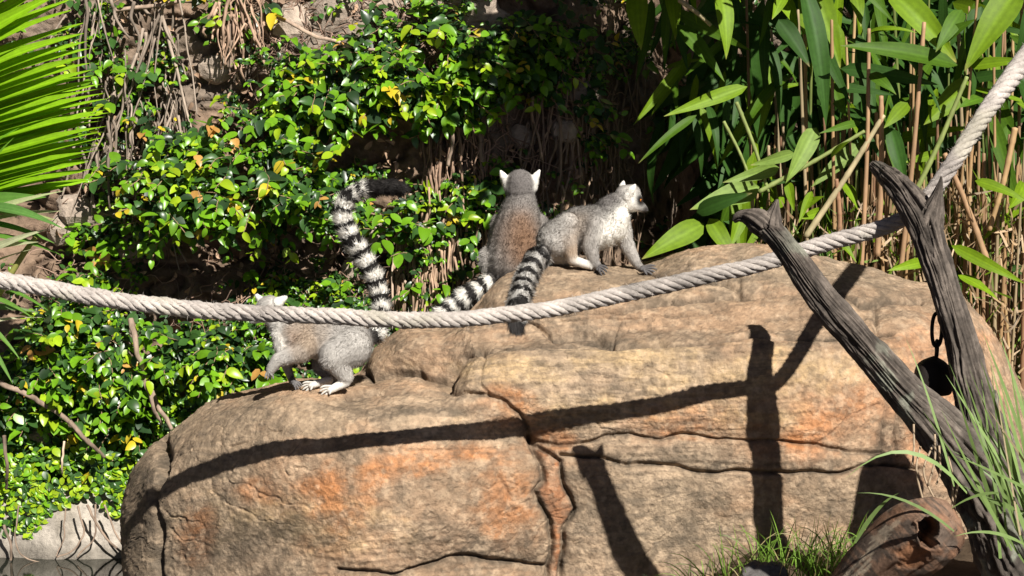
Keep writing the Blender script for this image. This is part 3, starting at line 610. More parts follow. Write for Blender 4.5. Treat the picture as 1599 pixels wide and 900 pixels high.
def blf(x0, y0, x1, y1, w_, d0, d1, col, nb=None, sag=None):
    nb = np.array([r.normal(.1, .35), -1, r.uniform(.1, .8)]) if nb is None else np.array(nb)
    V, Fc, cm = broad_leaf(P(x0, y0, d0), P(x1, y1, d1), w_*.86*(d0+d1)/2/F, nb, r.uniform(.02, .10) if sag is None else sag, fold=r.uniform(.08, .3), twist=r.normal(0, .35))
    lc_ = np.array(col)[None]*cm[:, None]; te = sstep(r.uniform(.82, 1.05), 1.12, np.repeat(np.linspace(0, 1, 11), 9) + .06*fbm(V*30, 2, 270))[:, None]
    part('leaf', V, Fc, M_BLADE, BB, True, np.clip(lc_*(1-te) + np.array([.38, .27, .12])*te, 0, 1))
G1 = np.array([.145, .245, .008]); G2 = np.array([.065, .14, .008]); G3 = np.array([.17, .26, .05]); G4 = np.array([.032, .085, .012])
Z5 = [(70, -40, 80, 155, 78, G1), (170, -30, 185, 122, 55, G1), (190, 75, 335, 250, 60, G2), (320, -40, 340, 182, 68, G1), (205, 200, 58, 382, 40, G1), (405, 265, 150, 356, 52, G1), (250, 352, 72, 500, 30, G2), (600, -60, 690, 212, 90, G1),
      (835, -30, 1047, 196, 98, G1), (1235, -40, 1068, 218, 110, G1), (1046, 200, 685, 140, 78, G2), (1083, 250, 943, 382, 88, G1), (1085, 205, 1255, 185, 50, G1), (895, 315, 822, 392, 52, G1), (755, 438, 600, 572, 58, G3), (442, 572, 228, 642, 88, G3), (502, 512, 330, 558, 50, G3),
      (272, 685, 82, 792, 84, G1), (288, 668, 376, 818, 64, G1), (615, 390, 520, 562, 70, G3), (548, 468, 415, 505, 40, G3), (640, 230, 707, 358, 66, G2), (752, 374, 625, 408, 28, G2), (842, 390, 892, 580, 58, G4*1.3), (992, 470, 882, 498, 36, G1), (638, 648, 560, 668, 40, G1), (602, 585, 562, 682, 28, G1),
      (1028, 750, 1255, 868, 44, G1), (1048, 840, 1170, 915, 52, G1), (952, 800, 832, 828, 38, G1), (1100, 552, 1258, 615, 44, G1), (1255, 620, 1120, 740, 50, G1), (575, -40, 645, 390, 78, G4), (500, 60, 595, 205, 70, G4), (735, -30, 752, 82, 48, G1), (695, 555, 742, 642, 46, G1), (528, 555, 548, 645, 34, G1), (462, 555, 458, 642, 24, G2), (392, 640, 350, 760, 52, G1), (655, 700, 738, 802, 36, G1), (1060, 30, 980, 160, 60, G2), (1120, 20, 1075, 210, 84, G4), (690, 210, 990, 260, 60, G4), (780, 225, 860, 290, 44, G2), (420, 740, 470, 640, 36, G2), (250, 650, 420, 590, 60, G4), (1250, 560, 1200, 640, 60, G1), (1200, 380, 1190, 560, 40, G2), (1130, 300, 1050, 330, 46, G2), (560, 640, 640, 600, 40, G1), (980, 130, 1100, 60, 50, G2), (500, -20, 560, 90, 60, G1), (520, -20, 480, 60, 44, G1), (660, 480, 720, 430, 30, G1), (1150, 700, 1100, 640, 34, G1)]
for i, (a, b, c, d, w_, g) in enumerate(Z5):
    dd = 7.9 + .35*((i*37) % 10)/10.
    if b > 640 and a < 420: dd = 7.72
    if b > 740: dd = 7.95
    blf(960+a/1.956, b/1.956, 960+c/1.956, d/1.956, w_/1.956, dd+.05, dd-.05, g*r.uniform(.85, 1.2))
SHL = []
for s_ in range(6):
    V, Fc, cm = broad_leaf((0, 0, 0), (0, 1, 0), .135, np.array([0, 0, 1.]), .03+.03*s_, fold=.1+.05*(s_ % 3), twist=.3*((s_ % 3)-1)); SHL.append([mesh('leaf', V, Fc, M_BLADE, True, np.clip(g[None]*cm[:, None], 0, 1)) for g in (G1, G2, G4, G4)])
for i in range(240):
    px, py = 1010 + 640*r.random()**.9, r.uniform(-60, 430); 
    if px < 1140 and py > 200: continue
    d = r.uniform(8.25, 9.05); p0 = P(px, py, d); a = r.uniform(-2.6, .3) if r.random() < .6 else r.uniform(-1.9, -1.2); dv = unit(np.array([math.cos(a)*.8, -.25+r.normal(0, .3), math.sin(a)])); n = orient(dv, unit(np.array([r.normal(0, .5), -.8, r.uniform(.1, 1)]))); ln = r.uniform(.22, .5)
    o = ob('leaf', SHL[i % 6][int(r.integers(4))], BB); m = np.eye(4); m[:3, 0] = np.cross(dv, n)*ln; m[:3, 1] = dv*ln; m[:3, 2] = n*ln; m[:3, 3] = p0-BO; o.matrix_basis = Matrix(m.tolist())
IV = []; IF = []; io = 0
_bl = broad_leaf((0, 0, 0), (0, 1, 0), .16, np.array([0, 0, 1.]), .06, n=7); _bf = np.array(_bl[1])
for i in range(620):
    px, py = 1090 + 560*r.random(), r.uniform(-70, 400); p0 = P(px, py, r.uniform(9.0, 10.0)); a = r.uniform(-2.8, -.2); dv = unit(np.array([math.cos(a)*.8, r.normal(0, .3), math.sin(a)])); n = orient(dv, unit(np.array([r.normal(0, .5), -.8, r.uniform(.1, 1)]))); ln = r.uniform(.25, .55)
    IV.append(p0 + _bl[0][:, 0:1]*np.cross(dv, n)*ln + _bl[0][:, 1:2]*dv*ln + _bl[0][:, 2:3]*n*ln); IF.append(_bf + io); io += len(_bl[0])
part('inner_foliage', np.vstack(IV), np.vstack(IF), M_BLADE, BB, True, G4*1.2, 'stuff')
CAN = []
for v, cb in enumerate([(.34, .21, .10), (.28, .17, .09), (.40, .27, .13), (.14, .18, .04), (.24, .13, .07), (.34, .26, .15)]):
    z = np.linspace(0, 1, 60); rad = np.ones(60); 
    for nd in np.arange(.1, 1, .17): rad += .22*np.exp(-((z-nd)/.008)**2)
    rad *= np.interp(z, [0, 1], [1.1, .75]); path = np.c_[.006*np.sin(z*4+v), .006*np.cos(z*5+v), z]
    V, Fc = tube(path, .0105*rad, 8); cc = np.array(cb)*(1+.3*fbm(np.asarray(V)*np.array([9, 9, 14]) + v, 3, 260))[:, None]; CAN.append(mesh('cane', V, Fc, M_CANE, True, np.clip(cc, .02, .8)))
for i in range(250):
    px = 1180 + 460*r.random()**.75; top = r.choice([r.uniform(170, 330), r.uniform(-120, 80)], p=[.88, .12]); d = r.uniform(8.1, 9.0); base = P(px + r.normal(0, 10), 470, d); base[2] = ground_z(base[0], d) - .05
    tp = P(px + r.normal(0, 22), top, d + r.normal(0, .05)); dv = tp-base; ln = np.linalg.norm(dv); k = int(r.choice(6, p=[.24, .2, .17, .15, .14, .10]))
    o = ob('cane', CAN[k], BB); zq = Vector(dv).to_track_quat('Z', 'Y').to_matrix().to_4x4(); s_ = r.uniform(.5, 1.05); o.matrix_basis = Matrix.Translation(base-BO) @ zq @ Matrix.Rotation(r.uniform(0, 6), 4, 'Z') @ Matrix.Diagonal((s_, s_, ln, 1))
for (x0, y0, x1, y1, w_, v) in [(1400, 480, 1443, 35, 8, 1), (1345, 420, 1357, 45, 7, 1), (1258, 370, 1380, 180, 9, 5), (1185, 300, 1350, 205, 7, 3), (1150, 160, 1200, 300, 6, 3), (1060, 0, 1110, 40, 7, 5), (1545, 420, 1475, 240, 10, 1), (1585, 200, 1545, 360, 9, 0), (1420, 320, 1510, 120, 8, 3), (1370, 400, 1376, 150, 9, 1), (1310, 390, 1306, 280, 8, 4), (1130, 190, 1175, 290, 5, 3)]:
    q = np.array([P(x0, y0, 8.0), P((x0+x1)/2+3, (y0+y1)/2, 8.0), P(x1, y1, 8.0)]); z = np.linspace(0, 1, 40); rad = np.ones(40)
    for nd in np.arange(.12, 1, .2): rad += .2*np.exp(-((z-nd)/.014)**2)
    V, Fc = tube(smooth_path(q, 40), w_*.5*8/F*rad*np.linspace(1.1, .8, 40), 10); part('cane', V, Fc, M_CANE, BB, True, np.array([(.42, .27, .13), (.36, .22, .12), (.5, .35, .2), (.22, .27, .08), (.30, .165, .09), (.42, .35, .2)][v]))
# broken straw and dry litter at the foot of the canes
DR = []; DC = []
for i in range(900):
    u = r.random(); px, py = (r.uniform(1440, 1640), r.uniform(300, 640)) if u < .7 else (r.uniform(1200, 1450), r.uniform(330, 440)); d = r.uniform(8.0, 8.6); p0 = P(px, py, d); a = r.normal(1.4, .7); ln = r.uniform(.04, .22)
    dv = np.array([math.cos(a), r.normal(0, .4), math.sin(a)]); V, Fc = blade_mesh(p0, p0 + unit(dv)*ln, r.uniform(.003, .012), r.normal(0, .01), 4)
    DR.append((V, Fc)); c = np.array([.42, .29, .16])*r.uniform(.4, 1.3) if r.random() < .78 else G1*r.uniform(.5, 1.2); DC.append(np.tile(c, (len(V), 1)))
V, Fc = merge(DR); part('straw', V, Fc, M_GRASS, BB, True, np.vstack(DC), 'stuff')

# ---------------------------------------------------------------- palm at the left
palm = thing('palm', 'green palm with narrow pleated leaflets reaching in over the wall', 'palm', loc=tuple(P(-120, 420, 7.3)))
rq = smooth_path(np.array([P(-95, 470, 7.3), P(-80, 300, 7.25), P(-75, 150, 7.2), P(-60, 0, 7.15), P(-20, -130, 7.1)]), 40); V, Fc = tube(rq, np.linspace(.018, .009, 40), 10)
fr = part('frond', V, Fc, M_BLADE, palm, True, np.array([.2, .3, .06]))
tips = [(40, -75), (70, -48), (92, -22), (98, 8), (122, 44), (128, 68), (132, 88), (137, 108), (144, 124), (151, 136), (154, 150), (157, 168), (158, 178), (157, 190), (158, 206), (150, 222), (146, 232), (137, 246), (134, 256), (140, 283), (118, 268), (100, 276)]
tips = smooth_path(np.array(tips, float), 40)
for i, (tx, ty) in enumerate(tips):
    i = i*21/39.; tx += 9 + r.normal(0, 4); bx, by = -78, ty + np.interp(i, [0, 4, 10, 21], [120, 80, 68, 48])
    V, Fc, cm = broad_leaf(P(bx, by, 7.22), P(tx, ty, 7.18 + r.normal(0, .03)), np.interp(i, [0, 5, 21], [22, 25, 21])*7.2/F, np.array([.42, -.55, .72+r.normal(0, .12)]), r.uniform(.01, .04), 14, .45, r.normal(0, .12))
    part('leaflet', V, Fc, M_BLADE, fr, True, np.clip(np.array([.21, .40, .008])*r.uniform(.85, 1.1)*cm[:, None], 0, 1))
f2 = part('frond', *tube(smooth_path(np.array([P(-60, 560, 7.1), P(10, 440, 7.08), P(38, 395, 7.06), P(55, 372, 7.04)]), 30), np.linspace(.013, .009, 30), 10), M_BLADE, palm, True, np.array([.36, .36, .10]))
for (x0, y0, x1, y1, w_, g) in [(-60, 330, 72, 308, 34, (.09, .2, .03)), (-50, 325, 100, 358, 24, (.10, .22, .05)), (-60, 350, 85, 380, 15, (.11, .24, .04)), (-60, 372, 98, 400, 14, (.10, .22, .03)), (-70, 300, 30, 200, 12, (.14, .32, .02)), (-40, 330, 22, 215, 12, (.16, .34, .03)), (-60, 420, 75, 358, 15, (.42, .44, .26)), (-60, 400, 60, 378, 13, (.4, .42, .24)), (-60, 440, 48, 390, 13, (.42, .43, .25)), (-60, 350, 102, 298, 13, (.4, .45, .22)), (-60, 360, 95, 330, 14, (.36, .4, .2)), (-40, 440, 75, 485, 12, (.10, .22, .03)), (-60, 480, 60, 488, 14, (.16, .25, .1)), (-60, 520, 66, 496, 10, (.45, .46, .3)), (-40, 460, 55, 500, 12, (.12, .24, .04)), (-30, 500, 30, 560, 10, (.12, .24, .04)), (-60, 340, 90, 345, 13, (.3, .36, .14)), (-30, 520, 20, 600, 9, (.12, .24, .05))]:
    V, Fc, cm = broad_leaf(P(x0, y0, 7.12), P(x1, y1, 7.0+r.normal(0, .05)), w_*7.1/F, np.array([.35, -.6, .7+r.normal(0, .25)]), r.uniform(.03, .09), 12, .35, r.normal(0, .2))
    part('leaflet', V, Fc, M_BLADE, f2, True, np.clip(np.array(g)*cm[:, None], 0, 1))

# ---------------------------------------------------------------- unseen leafy bough, added above the frame to shade the wall
tr_ = thing('added_shade_bough', 'unseen leafy bough added above the view to shade the wall behind lemurs and canes', 'tree', loc=(1.9, 8.7, 3.3))
bp = np.array([[2.6, 9.2, 3.1], [1.9, 8.6, 3.25], [1.2, 8.0, 3.3], [.5, 7.6, 3.25], [-.1, 7.5, 3.15]])
part('branch', *tube(smooth_path(bp, 60), np.linspace(.06, .015, 60), 14, bark(300, .1, 2)), M_BARK, tr_, True, np.array([.12, .1, .08]))
r = np.random.default_rng(77); BL = []; TW = []
for i in range(215):
    c = np.array([xq := r.uniform(.42, 1.4), r.uniform(7.0 + .75*float(sstep(.75, 1.1, xq)), 8.15), r.uniform(2.8, 3.35)]) if i < 140 else np.array([r.uniform(1.3, 3.3), r.uniform(8.6, 9.9), r.uniform(2.8, 3.5)])
    st = smooth_path(bp, 60)[int(r.integers(8, 50))]; TW.append(tube(smooth_path(np.array([st, (st+c)/2+[0, 0, .05], c]), 8), .006, 5))
    for j in range(int(r.integers(9, 20))): BL.append(c + r.normal(0, .085, 3))
BL = np.array(BL); BL = BL[(BL[:, 2] > CAMZ + .055*BL[:, 1] + .15)]; nb_ = len(BL)
d_ = unit(r.normal(0, 1, (nb_, 3)) - np.array([0, .2, .5])); nn_ = unit(-L + r.normal(0, .5, (nb_, 3))); nn_ = unit(nn_ - d_*(nn_*d_).sum(1, keepdims=True)); x_ = np.cross(d_, nn_); l_ = r.uniform(.08, .14, nb_)
V = BL[:, None] + LVs[0][None, :, 0:1]*(x_*l_[:, None]*.6)[:, None] + LVs[0][None, :, 1:2]*(d_*l_[:, None])[:, None] + LVs[0][None, :, 2:3]*(nn_*l_[:, None])[:, None]
part('crown', V.reshape(-1, 3), (LF[None] + (np.arange(nb_)*nv)[:, None, None]).reshape(-1, 4), M_LEAF, tr_, True, LEAFCOL['mid'], 'stuff')
V, Fc = merge(TW); part('twigs', V, Fc, M_STEM, tr_, True, np.array([.2, .15, .1]), 'stuff')
# ---------------------------------------------------------------- lemurs
GREY = np.array([.28, .26, .24]); LGREY = np.array([.42, .395, .365]); WHITE = np.array([.80, .77, .71]); BLACK = np.array([.018, .016, .015])
BROWN = np.array([.20, .125, .078]); DGREY = np.array([.115, .105, .10]); TAN = np.array([.33, .255, .19]); PAW = np.array([.09, .085, .085])
def lemur(label, D, bones, tail, bands, paints, hairs, tcol=None, eyes=(), nose=None, base=None, voxel=.0038, paws=()):
    k = D / F
    def W(x, y, dz): return P(x, y, D + dz)
    A, B, RA, RB, CC, FL = [], [], [], [], [], []
    for (x0, y0, z0, r0, x1, y1, z1, r1, c, fl) in bones:
        A.append(W(x0, y0, z0)); B.append(W(x1, y1, z1)); RA.append(r0*k); RB.append(r1*k); CC.append(c); FL.append(fl)
    tp = smooth_path(np.array(tail, float), 90)
    tw = np.array([W(a, b, c) for a, b, c, r in tp]); tr = tp[:, 3]*k*.88
    ts = np.r_[0, np.cumsum(np.linalg.norm(np.diff(tw, axis=0), axis=1))]
    A, B, RA, RB, CC, FL = map(np.array, (A, B, RA, RB, CC, FL))
    sph = []
    for a, b, ra, rb in zip(A, B, RA, RB):
        n = max(2, int(np.linalg.norm(b-a) / (.3*min(ra, rb)) + 2))
        for t in np.linspace(0, 1, min(n, 24)): sph.append((a+(b-a)*t, ra+(rb-ra)*t))
    for i in range(0, 90): sph.append((tw[i], tr[i]))
    V, Fc = merge([(SPH_V*r + c, SPH_F) for c, r in sph])
    tmp = ob('tmp', mesh('tmp', V, Fc, None))
    m = tmp.modifiers.new('r', 'REMESH'); m.mode = 'VOXEL'; m.voxel_size = voxel
    m2 = tmp.modifiers.new('s', 'SMOOTH'); m2.factor = .5; m2.iterations = 4
    dg = bpy.context.evaluated_depsgraph_get(); ev = tmp.evaluated_get(dg); me = bpy.data.meshes.new_from_object(ev)
    bpy.data.objects.remove(tmp)
    n = len(me.vertices); V = np.empty(n*3, np.float32); me.vertices.foreach_get('co', V); V = V.reshape(-1, 3).astype(float)
    nl = len(me.loops); li = np.empty(nl, np.int32); me.loops.foreach_get('vertex_index', li); quads_ = li.reshape(-1, 4)
    NN = np.empty(n*3, np.float32); me.vertices.foreach_get('normal', NN); NN = NN.reshape(-1, 3).astype(float)
    bd = np.array(bands, float)
    def shade(p, nrm):
        ab = B-A; L2 = (ab**2).sum(-1)+1e-9
        t = np.clip(((p[:, None]-A)*ab).sum(-1)/L2, 0, 1); sd = np.linalg.norm(p[:, None]-(A+t[..., None]*ab), axis=-1) - (RA+(RB-RA)*t)
        wg = np.exp(-np.clip(sd - sd.min(1, keepdims=True), 0, .2)/.005); wg /= wg.sum(1, keepdims=True)
        col = wg@CC; fl = wg@FL; flow = wg@unit(ab)
        dt = np.linalg.norm(p[:, None]-tw[None], axis=-1) - tr[None]; it = dt.argmin(1); st = dt.min(1) - sd.min(1)
        tm = 1/(1+np.exp(np.clip(st/.004, -50, 50)))
        s = ts[it]/ts[-1] + (.012 if tcol is None else .02)*fbm(p*60, 2, 81)
        ph = np.searchsorted(bd, s) % 2                                       # 0 = dark, 1 = light
        tl, td = tcol if tcol is not None else (WHITE, BLACK*1.2)
        tc = np.where(ph[:, None] == 1, tl, td)
        tdir = unit(np.gradient(tw, axis=0))[it]
        col = col*(1-tm[:, None]) + tc*tm[:, None]; fl = fl*(1-tm) + .026*tm; flow = flow*(1-tm[:, None]) + tdir*tm[:, None]
        for (x, y, dz, r, c, stg) in paints:
            g = np.exp(-((np.linalg.norm(p - W(x, y, dz), axis=1)/(r*k))**2)*1.2) * stg * (1-tm); g = np.clip(g, 0, 1)
            col = col*(1-g[:, None]) + np.asarray(c)*g[:, None]
        return col, fl, unit(flow)
    col, fl, flow = shade(V, NN)
    base = W(*base); root = thing('lemur', label, 'lemur', 'ring-tailed lemurs on the boulder', tuple(base))
    bpy.data.meshes.remove(me)
    bv, bf, bc = [V], quads_.tolist(), [np.clip(col*(1+.15*fbm(V*90, 3, 83))[:, None], 0, 1)]; o0 = len(V)
    for pts, r_, c_ in paws:
        q_ = smooth_path(np.array([W(*p_) for p_ in pts]), 9); tv_, tf_ = tube(q_, r_*k*np.array([1.15, 1.1, 1.0, .92, .98, .95, .85, .7, .4]), 8)
        bv.append(tv_); bf += [[i_ + o0 for i_ in f_] for f_ in tf_]; bc.append(np.tile(c_, (len(tv_), 1))); o0 += len(tv_)
    part('body', np.vstack(bv), bf, M_SKIN, root, True, np.vstack(bc))
    # fur: one tapered sliver for each hair, lying along the body
    p0, p1, p2, p3 = (V[quads_[:, i]] for i in range(4)); ar = np.linalg.norm(np.cross(p2-p0, p3-p1), axis=1)
    fi = RNG.choice(len(quads_), hairs, p=ar/ar.sum()); a_, b_ = RNG.random((2, hairs, 1))
    pt = (p0[fi]*(1-a_)+p1[fi]*a_)*(1-b_) + (p3[fi]*(1-a_)+p2[fi]*a_)*b_
    nr = unit(NN[quads_[fi]].mean(1))
    c, l, fw = shade(pt, nr)
    clump = unit(np.stack([fbm(pt*70, 2, 84), fbm(pt*70+5, 2, 85), fbm(pt*70+9, 2, 86)], -1))
    fw = unit(fw - nr*(fw*nr).sum(1, keepdims=True))
    dr = unit(fw*.9 + nr*.55 + clump*.35 + RNG.normal(0, .22, (hairs, 3)))
    ln = l * RNG.uniform(.55, 1.15, hairs)
    sw = unit(np.cross(dr, nr)) * (RNG.uniform(.0007, .0012, hairs))[:, None]
    tip = pt + dr*ln[:, None] - np.array([0, 0, 1])*(ln*.12)[:, None]
    HV = np.stack([pt - nr*.001 + sw, pt - nr*.001 - sw, tip], 1).reshape(-1, 3)
    hc = c * RNG.uniform(.84, 1.18, hairs)[:, None]; hc = np.clip(hc + (RNG.random(hairs) < .08)[:, None]*.03, 0, 1)
    HC = np.stack([hc*.92, hc*.92, hc*1.08], 1).reshape(-1, 3)
    part('fur', HV, np.arange(hairs*3).reshape(-1, 3), M_FUR, root, False, np.clip(HC, 0, 1), 'stuff')
    for (x, y, dz, r) in eyes:
        part('eye', SPH_V*r*k + W(x, y, dz), SPH_F, M_EYE, root); e = root.children[-1]
        part('pupil', SPH_V*r*k*.55 + W(x, y, dz) + unit(W(x, y, dz) - W(*eyes_c))*r*k*.6 if False else SPH_V*r*k*.6 + W(x+r*.45, y, dz-r*k*.45), SPH_F, M_NOSE, root)
    if nose: x, y, dz, r = nose; part('nose', SPH_V*np.array([r*k, r*k, r*k*.8]) + W(x, y, dz), SPH_F, M_NOSE, root)
    return root
def digits(x, y, z, dx, dy, n=4, sp=3.0, ln=14, r=2.3, c=PAW, lift=2.0):
    """four fingers and a thumb fanned out from a paw: lists of (pixel path, radius, colour)"""
    out = []; a0 = math.atan2(dy, dx)
    for i in range(n):
        t = (i-(n-1)/2.); a = a0 + t*.20; l_ = ln*(1.08-.13*abs(t)); ox, oy = -math.sin(a0)*t*sp, math.cos(a0)*t*sp*.7
        pt = lambda f, up: (x+ox+math.cos(a)*l_*f, y+oy+math.sin(a)*l_*f - up, z - .004*f - .003*t)
        out.append(([pt(-.25, 1), pt(.2, lift), pt(.62, lift*.9), pt(1., -.6)], r, c))
    a = a0 + (1.0 if dx > 0 else -1.0); out.append(([(x, y, z-.006), (x+math.cos(a)*ln*.3, y+math.sin(a)*ln*.2+1, z-.016), (x+math.cos(a)*ln*.6, y+math.sin(a)*ln*.35+2, z-.02)], r, c))
    return out
# --- profile lemur on the slab
bC = [(870, 376, .02, 33, 905, 354, .01, 32, GREY*.62, .013), (905, 354, .01, 32, 940, 346, 0, 27, GREY*.6, .013), (940, 346, 0, 27, 955, 336, 0, 22, GREY, .013),
      (866, 384, 0, 29, 880, 388, .0, 26, LGREY, .013), (920, 372, .0, 24, 945, 362, -.01, 25, WHITE, .014), (958, 358, -.02, 21, 966, 340, -.03, 17, WHITE, .014),
      (952, 328, .0, 22, 972, 316, 0, 19, DGREY*1.3, .012), (982, 312, 0, 19, 986, 314, 0, 18, WHITE, .006), (976, 306, 0, 17, 986, 302, 0, 14, GREY, .006),
      (990, 318, -.005, 12, 1000, 323, -.005, 8.5, WHITE, .004), (1000, 323, -.005, 8.5, 1007, 327, -.005, 5.5, np.array([.2, .19, .185]), .002),
      (979, 308, -.036, 8, 986, 297, -.046, 6, WHITE, .006), (986, 297, -.046, 6, 991, 290, -.048, 2.8, WHITE, .005), (973, 300, .025, 8, 972, 290, .03, 5, WHITE, .006), (972, 290, .03, 4.5, 974, 284, .03, 2.2, WHITE, .004),
      (868, 376, -.045, 27, 888, 349, -.075, 17, LGREY, .012), (888, 349, -.075, 16, 887, 372, -.075, 14, LGREY*1.1, .010), (887, 372, -.075, 14, 893, 404, -.07, 9, TAN*1.15, .007),
      (893, 406, -.07, 8, 922, 415, -.075, 6.5, WHITE*.8, .004),
      (930, 352, -.045, 17, 921, 384, -.065, 13, GREY*1.05, .012), (921, 384, -.065, 13, 929, 410, -.075, 8, GREY*1.1, .008), (929, 410, -.075, 7.5, 936, 419, -.085, 6, DGREY, .003),
      (966, 352, .02, 19, 976, 378, .03, 13, LGREY, .011), (976, 378, .03, 13, 994, 412, .04, 7.5, LGREY, .008), (994, 412, .04, 7, 1004, 421, .035, 5.5, DGREY*1.3, .003),
      (868, 376, .06, 26, 885, 392, .09, 17, GREY, .011)]
pwC = digits(921, 415, RZ(926, 420, 7.6), 1, .25, 4, 2.6, 13, 2.0, LGREY*.75) + digits(936, 420, RZ(940, 426, 7.6), .7, .45, 4, 3.6, 12, 2.0, PAW) + digits(1005, 421, RZ(1012, 425, 7.6), 1, .12, 4, 2.6, 21, 2.0, PAW*1.2)
tC = [(862, 394, .0, 14), (845, 400, -.08, 16), (830, 418, -.15, 17), (820, 442, -.26, 18), (812, 468, -.40, 18), (808, 496, -.475, 18), (806, 514, -.50, 17), (806, 525, -.505, 12), (806, 531, -.505, 6)]
pC = [(895, 328, -.03, 22, GREY*.62, .7), (925, 322, -.02, 22, GREY*.6, .7), (1000, 313, -.03, 10, BLACK, 1.0), (1001, 314, -.015, 8, BLACK, 1.0), (980, 297, -.0, 11, GREY*.9, .9), (968, 303, -.02, 12, GREY, .8), (1009, 328, -.006, 7, BLACK*2, 1.0), (1000, 314, .02, 6, BLACK*1.5, 1.), (963, 320, -.03, 13, DGREY*.75, .8), (950, 326, -.04, 12, DGREY, .6), (957, 350, -.05, 17, WHITE, 1), (945, 366, -.055, 17, WHITE, 1), (968, 338, -.045, 15, WHITE, 1), (975, 330, -.03, 11, WHITE, 1),
      (905, 340, -.08, 18, TAN, .45), (900, 365, -.09, 16, TAN*1.2, .5), (865, 352, -.05, 22, GREY*1.15, .5), (985, 320, -.04, 13, WHITE*1.1, 1.), (999, 313, -.026, 9, BLACK, 1.3), (1000, 314, -.012, 8, BLACK, 1.3), (1008, 328, -.01, 8, BLACK*2.5, 1.2), (984, 301, -.046, 4, GREY, .6)]
lemur('grey lemur in profile looking sideways, leaning on its hands on the rock slab', 7.6, bC, tC, np.linspace(.06, .88, 14), pC, 52000, tcol=(np.array([.55, .53, .50]), np.array([.04, .037, .036])), eyes=[(1000.5, 313, -.026, 2.2)], nose=(1010, 329, -.006, 3.2), base=(905, 420, 0), paws=pwC)
# --- lemur sitting with its back turned
GB = GREY*.75; BROWN = np.array([.175, .105, .066])
bB = [(802, 408, 0, 47, 806, 372, .01, 42, GB, .015), (806, 372, .01, 42, 811, 338, .02, 33, GB, .015), (811, 338, .02, 32, 813, 312, .02, 24, GB, .012),
      (812, 296, .02, 24, 812, 288, .02, 23.5, DGREY*1.25, .007), (812, 296, .05, 18, 812, 303, .10, 8, WHITE, .004), (812, 303, .10, 8, 812, 305, .12, 6, PAW, .002),
      (795, 292, .02, 10, 786, 274, .015, 5, WHITE, .007), (786, 276, .015, 6, 782, 268, .015, 2.5, WHITE, .004), (830, 293, .02, 10, 837, 275, .015, 5.5, WHITE, .007), (837, 276, .015, 6, 842, 267, .015, 2.5, WHITE, .004),
      (774, 408, .0, 27, 786, 430, .06, 22, LGREY*.95, .018), (836, 408, 0, 25, 830, 430, .05, 20, GB, .014),
      (783, 350, .05, 17, 772, 385, .12, 12, GB, .012), (840, 350, .05, 17, 846, 385, .12, 12, GB, .012), (772, 385, .12, 12, 780, 425, .2, 8, GB, .008), (846, 385, .12, 12, 842, 425, .2, 8, GB, .008),
      (786, 430, .06, 18, 780, 440, .17, 9, LGREY*.8, .006), (830, 430, .05, 18, 836, 440, .17, 9, LGREY*.8, .006)]
tB = [(790, 430, -.02, 13), (768, 438, -.05, 14), (748, 450, -.07, 15), (728, 462, -.09, 16), (708, 477, -.1, 16), (688, 494, -.12, 16), (664, 512, -.12, 15), (642, 530, -.1, 12), (630, 540, -.1, 6)]
pB = [(822, 372, -.10, 32, BROWN*1.05, 1.1), (826, 400, -.11, 30, BROWN, 1.1), (814, 345, -.08, 22, BROWN*1.15, .7), (806, 375, -.1, 46, BROWN*1.25, .5), (812, 318, -.03, 18, DGREY*1.6, .5), (770, 400, -.04, 24, LGREY, .6)]
lemur('lemur sitting upright with its rust brown back turned and white ears out', 7.84, bB, tB, [.05, .10, .14, .19, .245, .30, .355, .41, .465, .52, .575, .63, .685, .74, .795, .85, .9], pB, 42000, base=(805, 432, 0))
# --- walking lemur
bA = [(548, 538, 0, 35, 505, 531, 0, 32, GREY*1.15, .012), (505, 531, 0, 32, 462, 524, 0, 28, TAN*.95, .012), (462, 524, 0, 27, 438, 508, .0, 20, GREY, .012),
      (440, 520, -.01, 17, 446, 545, -.01, 17, WHITE*.95, .012), (436, 505, 0, 18, 425, 490, .0, 18, WHITE*.9, .009),
      (421, 481, 0, 20, 417, 483, .01, 19, LGREY*.9, .005), (410, 490, .01, 13, 399, 499, .015, 7, WHITE, .003), (399, 499, .015, 6.5, 393, 502, .016, 4.5, PAW, .002),
      (410, 472, .03, 8, 401, 462, .035, 3.5, WHITE, .005), (434, 473, -.03, 9, 446, 465, -.035, 3.5, WHITE, .006),
      (480, 538, -.045, 22, 468, 550, -.06, 18, TAN*.95, .011), (468, 550, -.06, 17, 434, 562, -.075, 11, LGREY*.95, .008), (434, 562, -.075, 11, 423, 577, -.075, 8, LGREY*.95, .006), (423, 577, -.075, 7.5, 421, 584, -.075, 6, LGREY*.7, .003),
      (462, 545, .04, 17, 446, 568, .055, 9, GREY, .008), (446, 568, .055, 8, 456, 594, .055, 6, GREY, .005), (456, 594, .055, 5.5, 461, 601, .05, 4.5, PAW*1.5, .003),
      (548, 543, -.04, 33, 522, 556, -.07, 25, LGREY*.95, .012), (522, 556, -.07, 24, 540, 588, -.07, 12, LGREY, .010), (540, 588, -.07, 11, 540, 596, -.068, 8.5, LGREY*1.2, .005), (540, 597, -.068, 8, 516, 609, -.064, 6, WHITE*.9, .003),
      (535, 545, .04, 30, 505, 568, .06, 19, GREY, .011), (505, 568, .06, 18, 516, 592, .05, 9, GREY, .008), (514, 594, .045, 7, 486, 603, .02, 5.5, WHITE*.85, .003)]
zn, zf, zh = RZ(506, 612, 6.87), RZ(476, 606, 6.87), RZ(465, 605, 6.87)
